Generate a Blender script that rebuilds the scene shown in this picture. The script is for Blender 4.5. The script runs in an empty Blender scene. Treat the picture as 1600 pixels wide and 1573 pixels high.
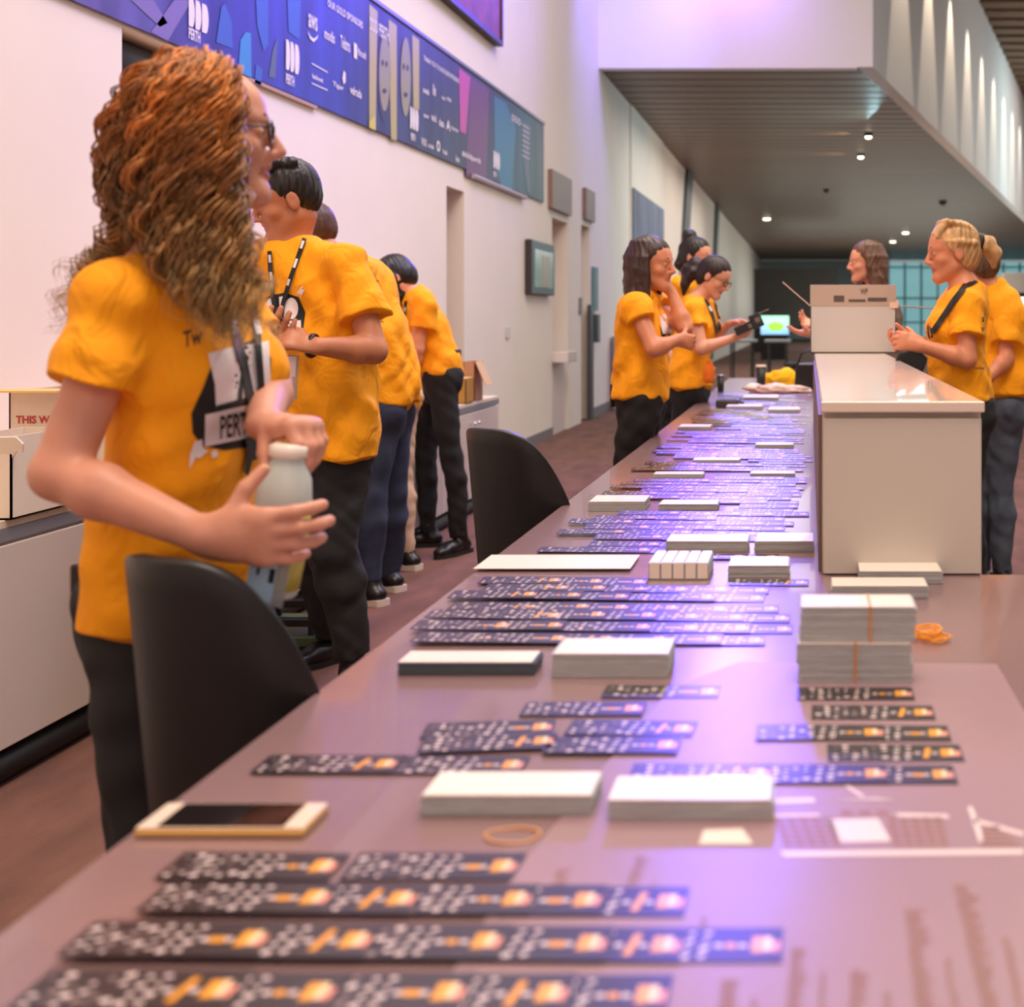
import bpy, bmesh, math, random
import numpy as np
from mathutils import Vector, Matrix
from mathutils.bvhtree import BVHTree
random.seed(7); rng = np.random.default_rng(7)
S = bpy.context.scene; COL = S.collection
PI = math.pi; WX = -2.74
F = 2000.0; VX = 1265.0; VY = 495.0; EYE = 1.27; TZ = 0.75   # focal length in pixels, vanishing point, eye height, table height
# ---------------------------------------------------------------- camera
cam = bpy.data.cameras.new('camera'); camo = bpy.data.objects.new('camera', cam); COL.objects.link(camo)
cam.sensor_width = 36; cam.lens = F/1600*36; cam.shift_x = -(VX-800)/1600; cam.shift_y = -(786.5-VY)/1600
camo.location = (0, 0, EYE); camo.rotation_euler = (PI/2, 0, 0); cam.clip_start = .05; cam.clip_end = 300
cam.dof.use_dof = True; cam.dof.focus_distance = 3.6; cam.dof.aperture_fstop = 3.8
S.camera = camo
# ---------------------------------------------------------------- world, lights, exposure
S.view_settings.view_transform = 'Standard'; S.view_settings.look = 'None'
S.view_settings.exposure = 0.3; S.view_settings.gamma = 1; S.view_settings.use_curve_mapping = False
W = bpy.data.worlds.new('world'); S.world = W; W.use_nodes = True
W.node_tree.nodes['Background'].inputs[0].default_value = (.92, .97, 1.0, 1); W.node_tree.nodes['Background'].inputs[1].default_value = .24
S.cycles.use_denoising = True
S.cycles.max_bounces = 6; S.cycles.sample_clamp_indirect = 6
def lamp(kind, loc, target, power, col, size=.1, sizey=None, spot=None, blend=.5, name='lamp'):
    l = bpy.data.lights.new(name, kind); l.energy = power; l.color = col
    if kind == 'AREA':
        l.shape = 'RECTANGLE'; l.size = size; l.size_y = sizey or size
    else: l.shadow_soft_size = size
    if kind == 'SPOT': l.spot_size = math.radians(spot); l.spot_blend = blend
    o = bpy.data.objects.new(name, l); COL.objects.link(o); o.location = loc
    o.rotation_euler = (Vector(target)-Vector(loc)).to_track_quat('-Z', 'Y').to_euler()
    return o
WARM = (1, .80, .62)
lamp('AREA', (.5, 1.5, 7.6), (-.6, 2.2, 0), 350, WARM, 3, 3)
lamp('AREA', (-.2, 8, 8.0), (-.9, 8, 0), 440, (1, .86, .76), 4, 7)
lamp('AREA', (1.6, -2.5, 3.6), (-2.2, 5.0, 1.2), 26, (1, .86, .78), 3, 2)  # added soft fill from the camera side, no fitting there
lamp('AREA', (2.8, 9, 6.0), (-2.74, 9, 2.0), 150, (1, .87, .80), 3, 8)
lamp('AREA', (-1.0, 15.9, 5.55), (-.25, 4, .8), 46, (.14, .09, 1), .5, .8).data.spread = math.radians(70)      # violet flood above the frame
lamp('SPOT', (-1.05, 15.9, 6.5), (-1.05, 16.6, 5.6), 170, (.42, .2, 1), .1, spot=120, blend=1)
lamp('SPOT', (-.9, 15.2, 6.4), (-2.74, 16.2, 4.6), 260, (.22, .22, 1), .1, spot=80, blend=1)
lamp('AREA', (1.2, 6.2, 7.2), (-2.7, 6.2, 2.9), 20, (.12, .12, 1), .6, 2.2).data.spread = math.radians(60)
lamp('AREA', (WX-.6, 5.6, 2.5), (WX-.6, 5.6, 0), 14, (1, .95, .7), .3, .8)  # unseen lamp added so the hatch recess is not dark
lamp('AREA', (9, 34, 3.2), (2, 34, 1.5), 260, (.62, .95, 1), 3, 20)
lamp('AREA', (1, 29, .9), (1, 29, 4.5), 75, (1, .80, .62), 6, 14)  # added lamp facing up, brightens the underside of the soffit
lamp('AREA', (-.3, 26, 4.3), (-.3, 26, 0), 260, (1, .93, .84), 3, 14)  # unseen lamp added to lift the dark floor beyond the counter
lamp('AREA', (6, 52, 4.3), (6, 52, 0), 900, (.9, 1, .96), 8, 24)  # wide unseen lamp added to brighten the far hall
lamp('AREA', (1.2, 20.5, 3.2), (-2.74, 20, 2.6), 45, (.5, .9, 1), 1, 4)
lamp('AREA', (11, 26, 6.4), (3, 26, 6.2), 330, (1, .95, .9), 3, 22)  # added at the right to brighten the diagonal wall
lamp('AREA', (8, 36, 8.2), (6, 36, 0), 900, (1, .93, .86), 6, 30)  # added overhead in place of daylight, brightens the far floor
lamp('AREA', (3, 48, .9), (3, 48, 4.5), 500, (.85, .95, .85), 9, 24)  # second added lamp facing up, for the far soffit
# ---------------------------------------------------------------- helpers
def lin(c):
    return tuple(((v/255)/12.92 if v/255 <= .04045 else ((v/255+.055)/1.055)**2.4) for v in c)+(1,)
MATS = {}
def mat(name, c, rough=.6, metal=0, var=.0, vscale=20, bump=0, bscale=60, emit=0, alpha=1, trans=0, coat=0, spec=.5, stretch=None):
    if name in MATS: return MATS[name]
    m = bpy.data.materials.new(name); m.use_nodes = True; n = m.node_tree.nodes; l = m.node_tree.links; b = n['Principled BSDF']
    col = lin(c); b.inputs['Base Color'].default_value = col; b.inputs['Roughness'].default_value = rough
    b.inputs['Metallic'].default_value = metal; b.inputs['Alpha'].default_value = alpha; b.inputs['Transmission Weight'].default_value = trans
    b.inputs['Coat Weight'].default_value = coat; b.inputs['Specular IOR Level'].default_value = spec
    if emit: b.inputs['Emission Color'].default_value = col; b.inputs['Emission Strength'].default_value = emit
    if var or bump:
        tc = n.new('ShaderNodeTexCoord'); mp = n.new('ShaderNodeMapping'); l.new(tc.outputs['Object'], mp.inputs[0])
        if stretch: mp.inputs['Scale'].default_value = stretch
        nz = n.new('ShaderNodeTexNoise'); l.new(mp.outputs[0], nz.inputs[0]); nz.inputs['Scale'].default_value = vscale; nz.inputs['Detail'].default_value = 4
        if var:
            r = n.new('ShaderNodeValToRGB'); l.new(nz.outputs[0], r.inputs[0])
            r.color_ramp.elements[0].position = .3; r.color_ramp.elements[1].position = .7
            r.color_ramp.elements[0].color = tuple(v*(1-var) for v in col[:3])+(1,)
            r.color_ramp.elements[1].color = tuple(min(1, v*(1+var)) for v in col[:3])+(1,)
            l.new(r.outputs[0], b.inputs['Base Color'])
        if bump:
            n2 = n.new('ShaderNodeTexNoise'); l.new(mp.outputs[0], n2.inputs[0]); n2.inputs['Scale'].default_value = bscale; n2.inputs['Detail'].default_value = 3
            bp = n.new('ShaderNodeBump'); bp.inputs['Strength'].default_value = bump; bp.inputs['Distance'].default_value = .004
            l.new(n2.outputs[0], bp.inputs['Height']); l.new(bp.outputs[0], b.inputs['Normal'])
    MATS[name] = m; return m
class MB:
    """collects faces, then links them as one mesh object"""
    def __init__(s): s.v = []; s.f = []; s.m = []; s.ms = []
    def mi(s, m):
        if m not in s.ms: s.ms.append(m)
        return s.ms.index(m)
    def add(s, vs, fs, m=None):
        b = len(s.v); s.v += [tuple(v) for v in vs]; s.f += [tuple(b+i for i in f) for f in fs]
        k = s.mi(m) if m else 0; s.m += [k]*len(fs); return s
    def box(s, x0, x1, y0, y1, z0, z1, m=None, M=None):
        vs = [Vector((x, y, z)) for x in (x0, x1) for y in (y0, y1) for z in (z0, z1)]
        if M: vs = [M @ v for v in vs]
        return s.add(vs, [(0, 1, 3, 2), (4, 6, 7, 5), (0, 4, 5, 1), (2, 3, 7, 6), (0, 2, 6, 4), (1, 5, 7, 3)], m)
    def prism(s, pts, z0, z1, m=None, M=None):
        n = len(pts); vs = [Vector((p[0], p[1], z)) for z in (z0, z1) for p in pts]
        if M: vs = [M @ v for v in vs]
        return s.add(vs, [tuple(range(n-1, -1, -1)), tuple(range(n, 2*n))]+[(i, (i+1) % n, n+(i+1) % n, n+i) for i in range(n)], m)
    def tube(s, pts, r, m=None, seg=8, closed=False, flat=1):
        P = [Vector(p) for p in pts]; n = len(P); R = r if hasattr(r, '__len__') else [r]*n; vs = []; up = None
        for i, p in enumerate(P):
            t = (P[(i+1) % n]-P[i-1]) if closed else (P[min(i+1, n-1)]-P[max(i-1, 0)])
            t.normalize()
            if up is None: up = Vector((0, 0, 1)) if abs(t.z) < .9 else Vector((1, 0, 0))
            a = t.cross(up).normalized(); b = a.cross(t).normalized(); up = b
            for j in range(seg):
                w = 2*PI*j/seg; vs.append(p+a*math.cos(w)*R[i]+b*math.sin(w)*R[i]*flat)
        fs = []
        for i in range(n if closed else n-1):
            for j in range(seg):
                q = (i+1) % n; fs.append((i*seg+j, i*seg+(j+1) % seg, q*seg+(j+1) % seg, q*seg+j))
        if not closed: fs += [tuple(range(seg-1, -1, -1)), tuple(range((n-1)*seg, n*seg))]
        return s.add(vs, fs, m)
    def lathe(s, prof, m=None, seg=24, M=None):
        vs = []; n = len(prof)
        for r, z in prof:
            for j in range(seg):
                v = Vector((r*math.cos(2*PI*j/seg), r*math.sin(2*PI*j/seg), z)); vs.append(M @ v if M else v)
        fs = [(i*seg+j, i*seg+(j+1) % seg, (i+1)*seg+(j+1) % seg, (i+1)*seg+j) for i in range(n-1) for j in range(seg)]
        fs += [tuple(range(seg-1, -1, -1)), tuple(range((n-1)*seg, n*seg))]
        return s.add(vs, fs, m)
    def ell(s, c, r, m=None, seg=12, rings=8, M=None):
        vs = []; 
        for i in range(rings+1):
            t = PI*(i+.0)/rings
            for j in range(seg):
                v = Vector((c[0]+r[0]*math.sin(t)*math.cos(2*PI*j/seg), c[1]+r[1]*math.sin(t)*math.sin(2*PI*j/seg), c[2]-r[2]*math.cos(t)))
                vs.append(M @ v if M else v)
        return s.add(vs, [(i*seg+j, i*seg+(j+1) % seg, (i+1)*seg+(j+1) % seg, (i+1)*seg+j) for i in range(rings) for j in range(seg)], m)
    def mesh(s, name, m=None, smooth=False):
        me = bpy.data.meshes.new(name); me.from_pydata(s.v, [], s.f)
        for q in (s.ms or [m]): me.materials.append(q)
        if len(s.ms) > 1: me.polygons.foreach_set('material_index', s.m)
        if smooth: me.polygons.foreach_set('use_smooth', [True]*len(s.f))
        me.update(); return me
    def build(s, name, m=None, parent=None, smooth=False, bevel=0, **kw):
        o = bpy.data.objects.new(name, s.mesh(name, m, smooth)); COL.objects.link(o)
        if bevel:
            md = o.modifiers.new('bevel', 'BEVEL'); md.width = bevel; md.segments = 2; md.limit_method = 'ANGLE'
        if parent: o.parent = parent; o.matrix_parent_inverse = Matrix.Translation(-Vector(parent.location)) if parent.rotation_euler.z == 0 else (Matrix.Translation(parent.location) @ parent.rotation_euler.to_matrix().to_4x4()).inverted()
        for k, v in kw.items(): o[k] = v
        return o
def tag(o, label=None, cat=None, group=None, kind=None):
    for k, v in (('label', label), ('category', cat), ('group', group), ('kind', kind)):
        if v: o[k] = v
    return o
def thing(name, label, cat, loc=(0, 0, 0), group=None):
    o = bpy.data.objects.new(name, None); COL.objects.link(o); o.location = loc; o.empty_display_size = .1
    return tag(o, label, cat, group)
def copy_tree(o, parent=None):
    c = o.copy(); COL.objects.link(c)
    if parent: c.parent = parent
    for ch in o.children: copy_tree(ch, c)
    return c
def at(px, py, Y): return Vector(((px-VX)/F*Y, Y, EYE-(py-VY)/F*Y))
def onT(px, py, z=TZ):
    Y = (EYE-z)*F/(py-VY); return Vector(((px-VX)/F*Y, Y, z))

def onW(px, py, x=WX):
    Y = x*F/(px-VX); return Vector((x, Y, EYE-(py-VY)/F*Y))
_tc = {}
def text_geo(txt, bold=0.0):
    if (txt, bold) in _tc: return _tc[(txt, bold)]
    cu = bpy.data.curves.new('t', 'FONT'); cu.body = txt; cu.resolution_u = 2; cu.offset = bold
    ob = bpy.data.objects.new('t', cu); COL.objects.link(ob); dg = bpy.context.evaluated_depsgraph_get(); dg.update()
    me = ob.evaluated_get(dg).to_mesh()
    vs = [(v.co.x, v.co.y) for v in me.vertices]; fs = [tuple(p.vertices) for p in me.polygons]
    ob.evaluated_get(dg).to_mesh_clear(); bpy.data.objects.remove(ob); bpy.data.curves.remove(cu)
    xs = [v[0] for v in vs]; ys = [v[1] for v in vs]; x0, x1, y0, y1 = min(xs), max(xs), min(ys), max(ys)
    vs = [((x-x0)/(x1-x0), (y-y0)/(y1-y0)) for x, y in vs]
    _tc[(txt, bold)] = (vs, fs); return vs, fs
def ddd_geo():
    """three upright D letters side by side as one white mark"""
    vs = []; fs = []
    for k, (x0, w) in enumerate(((0, .3), (.33, .3), (.66, .34))):
        pts = [(x0, 0), (x0+w*.55, 0)]+[(x0+w*.55+w*.45*math.sin(t), .5-.5*math.cos(t)) for t in np.linspace(.2, PI-.2, 8)]+[(x0+w*.55, 1), (x0, 1)]
        b = len(vs); vs += pts; fs.append(tuple(range(b, b+len(pts))))
    return vs, fs
# ---------------------------------------------------------------- room shell
wallm = mat('wall_paint', (238, 226, 216), .7, var=.02, vscale=2, bump=.05)
soffitm = mat('soffit_white', (232, 228, 226), .7)
deepm = mat('recess_paint', (216, 176, 118), .7)
greym = mat('grey_baseboard', (120, 115, 118), .5)
b = MB(); T = .3
def wseg(y0, y1, z0, z1, m=wallm): b.box(WX-T, WX, y0, y1, z0, z1, m)
HT = 8.4
wseg(-3, 5.1, 0, HT); wseg(5.1, 6.2, 0, 1.05); wseg(5.1, 6.2, 2.43, HT)
wseg(6.2, 9.66, 0, HT); wseg(9.66, 10.15, 2.26, HT); wseg(10.15, 13.62, 0, HT)
wseg(13.62, 14.5, 2.33, HT); wseg(14.5, 15.35, 0, HT); wseg(15.35, 15.95, 2.38, HT); wseg(15.95, 19.5, 0, HT)
b.box(WX-T, WX+.02, 19.5, 23.9, 0, HT, wallm); b.box(WX-T, WX, 23.9, 73, 0, HT, wallm)
b.box(WX-1.4, WX-1.2, 8, 17, 0, 3, deepm)
for y0, y1, z1 in ((9.66, 10.15, 2.26), (13.62, 14.5, 2.33), (15.35, 15.95, 2.38)):
    b.box(WX-1.2, WX-T, y1, y1+.08, 0, z1+.1, deepm); b.box(WX-1.2, WX-T, y0-.08, y0, 0, z1+.1, deepm); b.box(WX-1.2, WX-T, y0, y1, z1, z1+.1, deepm)
b.build('wall_left', kind='structure')
MB().box(WX, WX+.015, 10.2, 13.6, 0, .1).build('baseboard_left', greym, kind='structure')
MB().box(WX, WX+.015, 16, 19.5, 0, .12).build('baseboard_left.001', greym, kind='structure')
MB().box(-6, 40, -3, 80, -.1, 0).build('floor', mat('carpet', (112, 76, 66), .95, var=.28, vscale=7, bump=.6, bscale=160, stretch=(1, .35, 1)), kind='structure')
dx = lambda y: .62+.247*(y-16.6)
ceilm = mat('soffit_slats', (104, 82, 70), .42, var=.14, vscale=3, stretch=(.05, 1, 1))
b = MB(); b.prism([(WX, 16.8), (dx(16.8), 16.8), (dx(73), 73), (WX, 73)], 4.515, 4.6); sof = b.build('ceiling', ceilm, kind='structure')
sb = MB()
for i in range(112):                                                       # shallow slat ribs across the soffit
    y = 17+i*.5
    sb.box(WX+.01, dx(y)-.02, y, y+.4, 4.508, 4.515)
sb.build('slat', ceilm, sof, kind='stuff')
MB().box(WX, .62, 16.6, 16.8, 4.495, HT).build('wall_over_soffit', soffitm, kind='structure')
MB().prism([(.62, 16.6), (.82, 16.6), (dx(73)+.2, 73), (dx(73), 73)][::-1], 4.51, HT).build('wall_diagonal', soffitm, kind='structure')
b = MB(); b.prism([(.6, 16.5), (40, 16.5), (40, 80), (dx(80), 80)], HT, HT+.1)
up = b.build('ceiling_high', mat('high_ceiling', (150, 120, 92), .6, var=.1), kind='structure')
sb = MB()
for i in range(70):
    y = 17+i*.9; sb.box(dx(y)+.05, 34, y, y+.5, HT-.08, HT)
sb.build('slat', mat('high_slats', (122, 96, 74), .6), up, kind='stuff')
MB().box(-6, 40, -3.2, -3, 0, HT).build('wall_back', wallm, kind='structure')
# far glazed front, built of mullions and panes
gl = thing('window_1', None, None, (0, 74, 0)); del_ = None; tag(gl, kind='structure')
tealm = mat('facade_frame', (140, 186, 188), .5); glass = mat('pane_glass', (160, 218, 222), .15, alpha=.75, emit=.3)  # panes glow a little in place of daylight behind them
for i in range(24):
    x = 4.5+i*.95; MB().box(x, x+.12, 74, 74.3, 0, 4.4).build('mullion', tealm if i % 3 else mat('white_mullion', (220, 240, 240), .5), gl)
    MB().box(x+.12, x+.95, 74.1, 74.13, 0, 4.4).build('pane', glass, gl)
for z in (0, .9, 2.3, 4.1): MB().box(4.5, 27.5, 73.98, 74.2, z, z+.1).build('transom', tealm, gl)
MB().box(WX, 3.2, 73, 73.4, 0, 4.5).build('wall_far', mat('far_wall', (176, 200, 200), .7), kind='structure')
MB().box(3.2, 4.5, 72, 73.4, 0, 4.5).build('wall_far.001', mat('far_wall', (176, 200, 200), .7), kind='structure')
# dark exhibition wall
dk = MB().box(-2.0, 1.0, 46, 46.4, 0.7, 3.0).box(-2.0, -1.2, 46.0, 46.4, 0, .7).build('partition_panel', mat('dark_panel', (52, 44, 40), .7, var=.1, vscale=1))
tag(dk, 'long dark charcoal partition standing in the far hall behind the bar tables', 'partition')
# wall slanted fins under the soffit
finm = mat('fin_grey', (92, 100, 104), .5)
for i, (y0, y1, yb, yc) in enumerate(((28.2, 29.4, 25.6, 26.6), (37.0, 38.0, 34.8, 35.5))):
    o = MB().prism([(y0, 4.5), (y1, 4.5), (yc, .1), (yb, .1)], -.03, .03, M=Matrix(((0, 0, 1, WX+.04), (1, 0, 0, 0), (0, 1, 0, 0), (0, 0, 0, 1)))).build('wall_fin', finm)
    tag(o, ['slanted dark grey fin on left wall, the nearer one behind the bun haired woman', 'slanted dark grey fin on left wall, the farther one near the teal light'][i], 'wall trim', 'slanted fins on the left wall')
# ---------------------------------------------------------------- long counter
tm = mat('counter_laminate', (138, 110, 112), .24, var=.05, vscale=3, spec=.6, coat=.25)
ct = thing('registration_counter', 'long mauve grey laminate counter running down the hall, covered with cards', 'counter', (0, 2, 0))
MB().prism([(-.684, .35), (1.4, .35), (1.4, 2.585), (.35, 2.585), (.35, 6.45), (.13, 6.45), (.13, 10.9), (-.684, 10.9)], TZ-.04, TZ).build('worktop', tm, ct, bevel=.003)
MB().box(.06, 1.35, .5, 2.5, 0, TZ-.04).box(-.3, .08, .5, 10.8, 0, TZ-.04).build('base', mat('counter_base', (190, 180, 176), .5), ct)
MB().box(-.3, -.28, 2.6, 10.8, 0, .1).build('kick_plate', mat('black_kick', (20, 18, 18), .6), ct)
hu = thing('raised_counter', 'tall cream counter unit with pale top standing on the long counter', 'counter', (.186, 2.57, TZ))
hm = mat('hutch_white', (202, 194, 184), .45)
MB().box(.026, .348, 2.60, 6.40, TZ, 1.078).build('body', hm, hu, bevel=.003)
MB().box(.028, .346, 2.575, 2.60, TZ+.003, 1.066).build('end_panel', hm, hu, bevel=.002)
MB().box(.023, .352, 2.568, 6.42, 1.078, 1.1).build('top', mat('hutch_top', (222, 205, 192), .18, coat=.5), hu, bevel=.003)
MB().box(.018, .026, 2.62, 6.40, TZ, 1.07).build('inner_strip', mat('hutch_edge', (120, 98, 92), .5), hu)
# ---------------------------------------------------------------- left cabinets
cabm = mat('cabinet_cream', (206, 192, 184), .45, var=.03, vscale=3); edgem = mat('cabinet_edge', (128, 126, 134), .4)
topm = mat('cabinet_top', (232, 214, 190), .35); chrome = mat('chrome', (220, 220, 225), .12, 1); blk = mat('black_matte', (14, 13, 14), .55)
CX = -2.18
cb = thing('wall_cabinet', 'cream cabinet run with grey edged top and chrome knobs along left wall', 'cabinet', (-2.46, 5.5, 0))
MB().box(WX+.01, CX, .6, 8.9, .1, .665).build('body', cabm, cb)
MB().box(WX+.01, CX+.015, .6, 8.92, .665, .70).build('top_edge', edgem, cb)
MB().box(WX+.01, CX+.012, .6, 8.93, .70, .722).build('worktop', topm, cb, bevel=.002)
MB().box(WX+.03, CX-.09, .7, 8.8, 0.0, .1).build('plinth', blk, cb)
for i in range(12):
    y0 = .62+i*.69; d = MB().box(CX, CX+.018, y0+.004, y0+.686, .11, .655).build('door', cabm, cb, bevel=.002)
    MB().ell((CX+.045, y0+(.64 if i % 2 == 0 else .05), .59), (.013, .011, .011)).tube([(CX+.018, y0+(.64 if i % 2 == 0 else .05), .59), (CX+.04, y0+(.64 if i % 2 == 0 else .05), .59)], .005).build('knob', chrome, d, smooth=True)
rl = MB().tube([(CX-.03, .9, .046), (CX-.03, 8.6, .046)], .042, seg=12).build('cable_roll', blk, smooth=True)
tag(rl, 'black padded roll lying on carpet along foot of left cabinets', 'roll')
# ---------------------------------------------------------------- banner
def grad_mat():
    m = bpy.data.materials.new('banner_print'); m.use_nodes = True; n = m.node_tree.nodes; l = m.node_tree.links; bs = n['Principled BSDF']
    tc = n.new('ShaderNodeTexCoord'); sx = n.new('ShaderNodeSeparateXYZ'); l.new(tc.outputs['Object'], sx.inputs[0])
    mr = n.new('ShaderNodeMapRange'); l.new(sx.outputs[1], mr.inputs[0]); mr.inputs[1].default_value = 4; mr.inputs[2].default_value = 13.1
    r = n.new('ShaderNodeValToRGB'); l.new(mr.outputs[0], r.inputs[0]); cr = r.color_ramp
    pts = [(0, (104, 86, 150)), (.14, (92, 80, 150)), (.2, (52, 50, 150)), (.36, (50, 60, 168)), (.42, (44, 48, 110)), (.6, (50, 55, 82)), (.68, (52, 54, 76)), (.8, (56, 52, 74)), (.81, (34, 74, 92)), (.92, (36, 84, 90)), (1, (74, 82, 92))]
    while len(cr.elements) < len(pts): cr.elements.new(.5)
    for e, (p, c) in zip(cr.elements, pts): e.position = p
    for e, (p, c) in zip(cr.elements, pts): e.color = lin(c)
    mp = n.new('ShaderNodeMapping'); mp.inputs['Scale'].default_value = (1, 2.2, .5); l.new(tc.outputs['Object'], mp.inputs[0])
    nz = n.new('ShaderNodeTexNoise'); l.new(mp.outputs[0], nz.inputs[0]); nz.inputs['Scale'].default_value = 2.2; nz.inputs['Detail'].default_value = 5
    r2 = n.new('ShaderNodeValToRGB'); l.new(nz.outputs[0], r2.inputs[0]); r2.color_ramp.elements[0].position = .35; r2.color_ramp.elements[0].color = (.45, .45, .5, 1)
    r2.color_ramp.elements[1].position = .7; r2.color_ramp.elements[1].color = (1.15, 1.3, 1.35, 1)
    mx = n.new('ShaderNodeMixRGB'); mx.blend_type = 'MULTIPLY'; mx.inputs[0].default_value = .8; l.new(r.outputs[0], mx.inputs[1]); l.new(r2.outputs[0], mx.inputs[2])
    l.new(mx.outputs[0], bs.inputs['Base Color']); bs.inputs['Roughness'].default_value = .5; return m
bn = thing('sponsor_banner', 'long blue to teal printed sponsor banner high on left wall', 'banner', (WX+.02, 8.5, 2.84))
bx = WX+.02
MB().box(WX+.004, bx, 3.2, 13.1, 2.44, 3.235).build('cloth', grad_mat(), bn)
MB().box(WX+.003, bx+.01, 3.2, 13.12, 3.235, 3.26).build('top_rail', mat('rail_grey', (110, 106, 120), .4, .3), bn)
def quad_on_wall(mb, p, m, dx_=.002):
    MB().add([tuple(onW(x, y, bx+dx_)) for x, y in p], [tuple(range(len(p)))], m).build('print_shape', None, bn)
pr = MB(); PM = lambda nm, c: mat('print_'+nm, c, .5)
lav = PM('lavender', (122, 106, 166)); cy = PM('cyan', (50, 92, 178)); cyb = PM('cyan_bright', (50, 136, 196)); olive = PM('olive', (178, 164, 96)); yel = PM('yellow', (206, 190, 80))
mag = PM('magenta', (190, 70, 150)); dmag = PM('dark_magenta', (104, 52, 96)); tealp = PM('teal', (36, 110, 136)); facep = PM('portrait', (150, 142, 110)); drk = PM('dark', (54, 44, 70)); slate = PM('slate', (86, 100, 112))
quad_on_wall(pr, [(205, 0), (250, 42), (262, 36), (240, 0)], lav); quad_on_wall(pr, [(236, 50), (262, 64), (300, 0), (272, 0)], lav)
quad_on_wall(pr, [(338, 66), (346, 10), (352, 6), (362, 34), (364, 76)], cy); quad_on_wall(pr, [(372, 118), (376, 62), (384, 50), (392, 52), (393, 122), (380, 120)], cyb)
quad_on_wall(pr, [(398, 130), (400, 100), (410, 108), (408, 134)], cy); quad_on_wall(pr, [(400, 0), (402, 40), (412, 80), (419, 70), (419, 0)], cy); quad_on_wall(pr, [(449, 0), (451, 50), (468, 62), (470, 0)], cy)
quad_on_wall(pr, [(420, 120), (426, 80), (434, 56), (430, 122)], slate)
quad_on_wall(pr, [(577, 6), (577, 199), (587, 204), (590, 18)], olive); quad_on_wall(pr, [(577, 190), (577, 199), (587, 204), (587, 180)], yel, .0045)
quad_on_wall(pr, [(607, 30), (611, 217), (620, 220), (620, 40)], olive)
def oval(cx, cyy, rx, ry, m, d=.003): quad_on_wall(pr, [(cx+rx*math.cos(t), cyy+ry*math.sin(t)) for t in np.linspace(0, 2*PI, 20)[:-1]], m, d)
oval(600, 118, 10, 72, drk, .002); oval(601, 114, 8.5, 60, facep); oval(634, 120, 8, 62, facep)
for cx_, cy_ in ((598, 98), (604, 100), (631, 104), (637, 106)): oval(cx_, cy_, 1.6, 5, drk, .005)
oval(601, 142, 3, 4, drk, .005); oval(634, 148, 3, 4, drk, .005)
quad_on_wall(pr, [(644, 54), (646, 168), (655, 172), (655, 62)], olive)
quad_on_wall(pr, [(717, 106), (719, 205), (728, 210), (735, 120)], mag); quad_on_wall(pr, [(735, 120), (728, 275), (760, 288), (764, 140)], dmag, .001)
quad_on_wall(pr, [(772, 150), (773, 250), (783, 290), (800, 296), (806, 200), (790, 160)], tealp, .001)
quad_on_wall(pr, [(816, 188), (818, 250), (824, 300), (829, 300), (826, 240), (828, 196)], slate)
wp = PM('white', (232, 222, 228)); lg = MB()
def wgeo(geo, px0, px1, pt, pb, dxx=.004, m=wp):
    """flat mark filling a patch of the banner: (px0,pt) top-left, (px0,pb) bottom-left, px1 right end"""
    a = onW(px0, pt, bx+dxx); c = onW(px0, pb, bx+dxx); d = onW(px1, pt, bx+dxx); vs, fs = geo
    MB().add([(bx+dxx, a.y+(d.y-a.y)*u, c.z+(a.z-c.z)*v) for u, v in vs], fs, m).build('lettering', None, bn)
for p in ((295, 326, -6, 40), (447, 468, 61, 108), (641, 654, 166, 200), (771, 781, 235, 262)): wgeo(ddd_geo(), *p)
for p in ((295, 313, 42, 60), (447, 460, 114, 130), (642, 649, 207, 218), (771, 776, 267, 275)): wgeo(text_geo('PERTH', .03), *p)
tx = lambda s_, *p: wgeo(text_geo(s_, .02), *p)
tx('OUR GOLD SPONSORS', 512, 567, -2, 10); tx('aws', 482, 496, 20, 42); tx('modis', 507, 523, 42, 60); tx('Telstra', 532, 547, 54, 74); tx('Microsoft', 559, 572, 74, 86)
quad_on_wall(lg, [(553, 66), (553, 90), (558, 93), (558, 70)], wp, .004)
quad_on_wall(lg, [(481, 48), (484, 60), (490, 66), (496, 60), (497, 54), (493, 59), (489, 60), (485, 56)], wp, .004)
tx('bankwest', 488, 505, 114, 122); quad_on_wall(lg, [(487, 98), (512, 112), (512, 114), (487, 100)], wp, .004); quad_on_wall(lg, [(487, 129), (512, 140), (512, 142), (487, 131)], wp, .004)
tx('Tiger', 520, 537, 126, 136); oval_ = None; tx('velrada', 547, 565, 132, 146)
quad_on_wall(lg, [(535, 122), (537, 110), (540, 114), (540, 128), (537, 132)], wp, .004)
tx('DDD PERTH', 578, 608, 26, 46)
tx('THANK YOU TO OUR SILVER SPONSORS', 662, 717, 86, 94); tx('#dddperth', 722, 751, 234, 246); tx('DDD', 800, 814, 178, 188)
for i, (s_, x0, x1, y0, y1) in enumerate((('seek', 661, 671, 134, 144), ('iiNet', 676, 681, 130, 148), ('cloud', 690, 696, 148, 154), ('cts', 698, 705, 150, 156), ('quest', 662, 670, 176, 184), ('tech', 674, 682, 176, 188), ('data', 686, 694, 184, 196),
        ('A', 697, 704, 186, 202), ('byte', 706, 716, 196, 204), ('VIX', 658, 667, 214, 226), ('code', 669, 678, 222, 230), ('o', 682, 688, 218, 236), ('hub', 692, 699, 232, 240), ('io', 712, 718, 242, 252))): tx(s_, x0, x1, y0, y1)
for i in range(7): tx('speaker', 816, 828, 192+i*8, 196+i*8)
pic = thing('wall_picture', 'large dark red framed artwork hung above the banner, corner in view', 'picture', (WX+.05, 9, 4.4))
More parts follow.
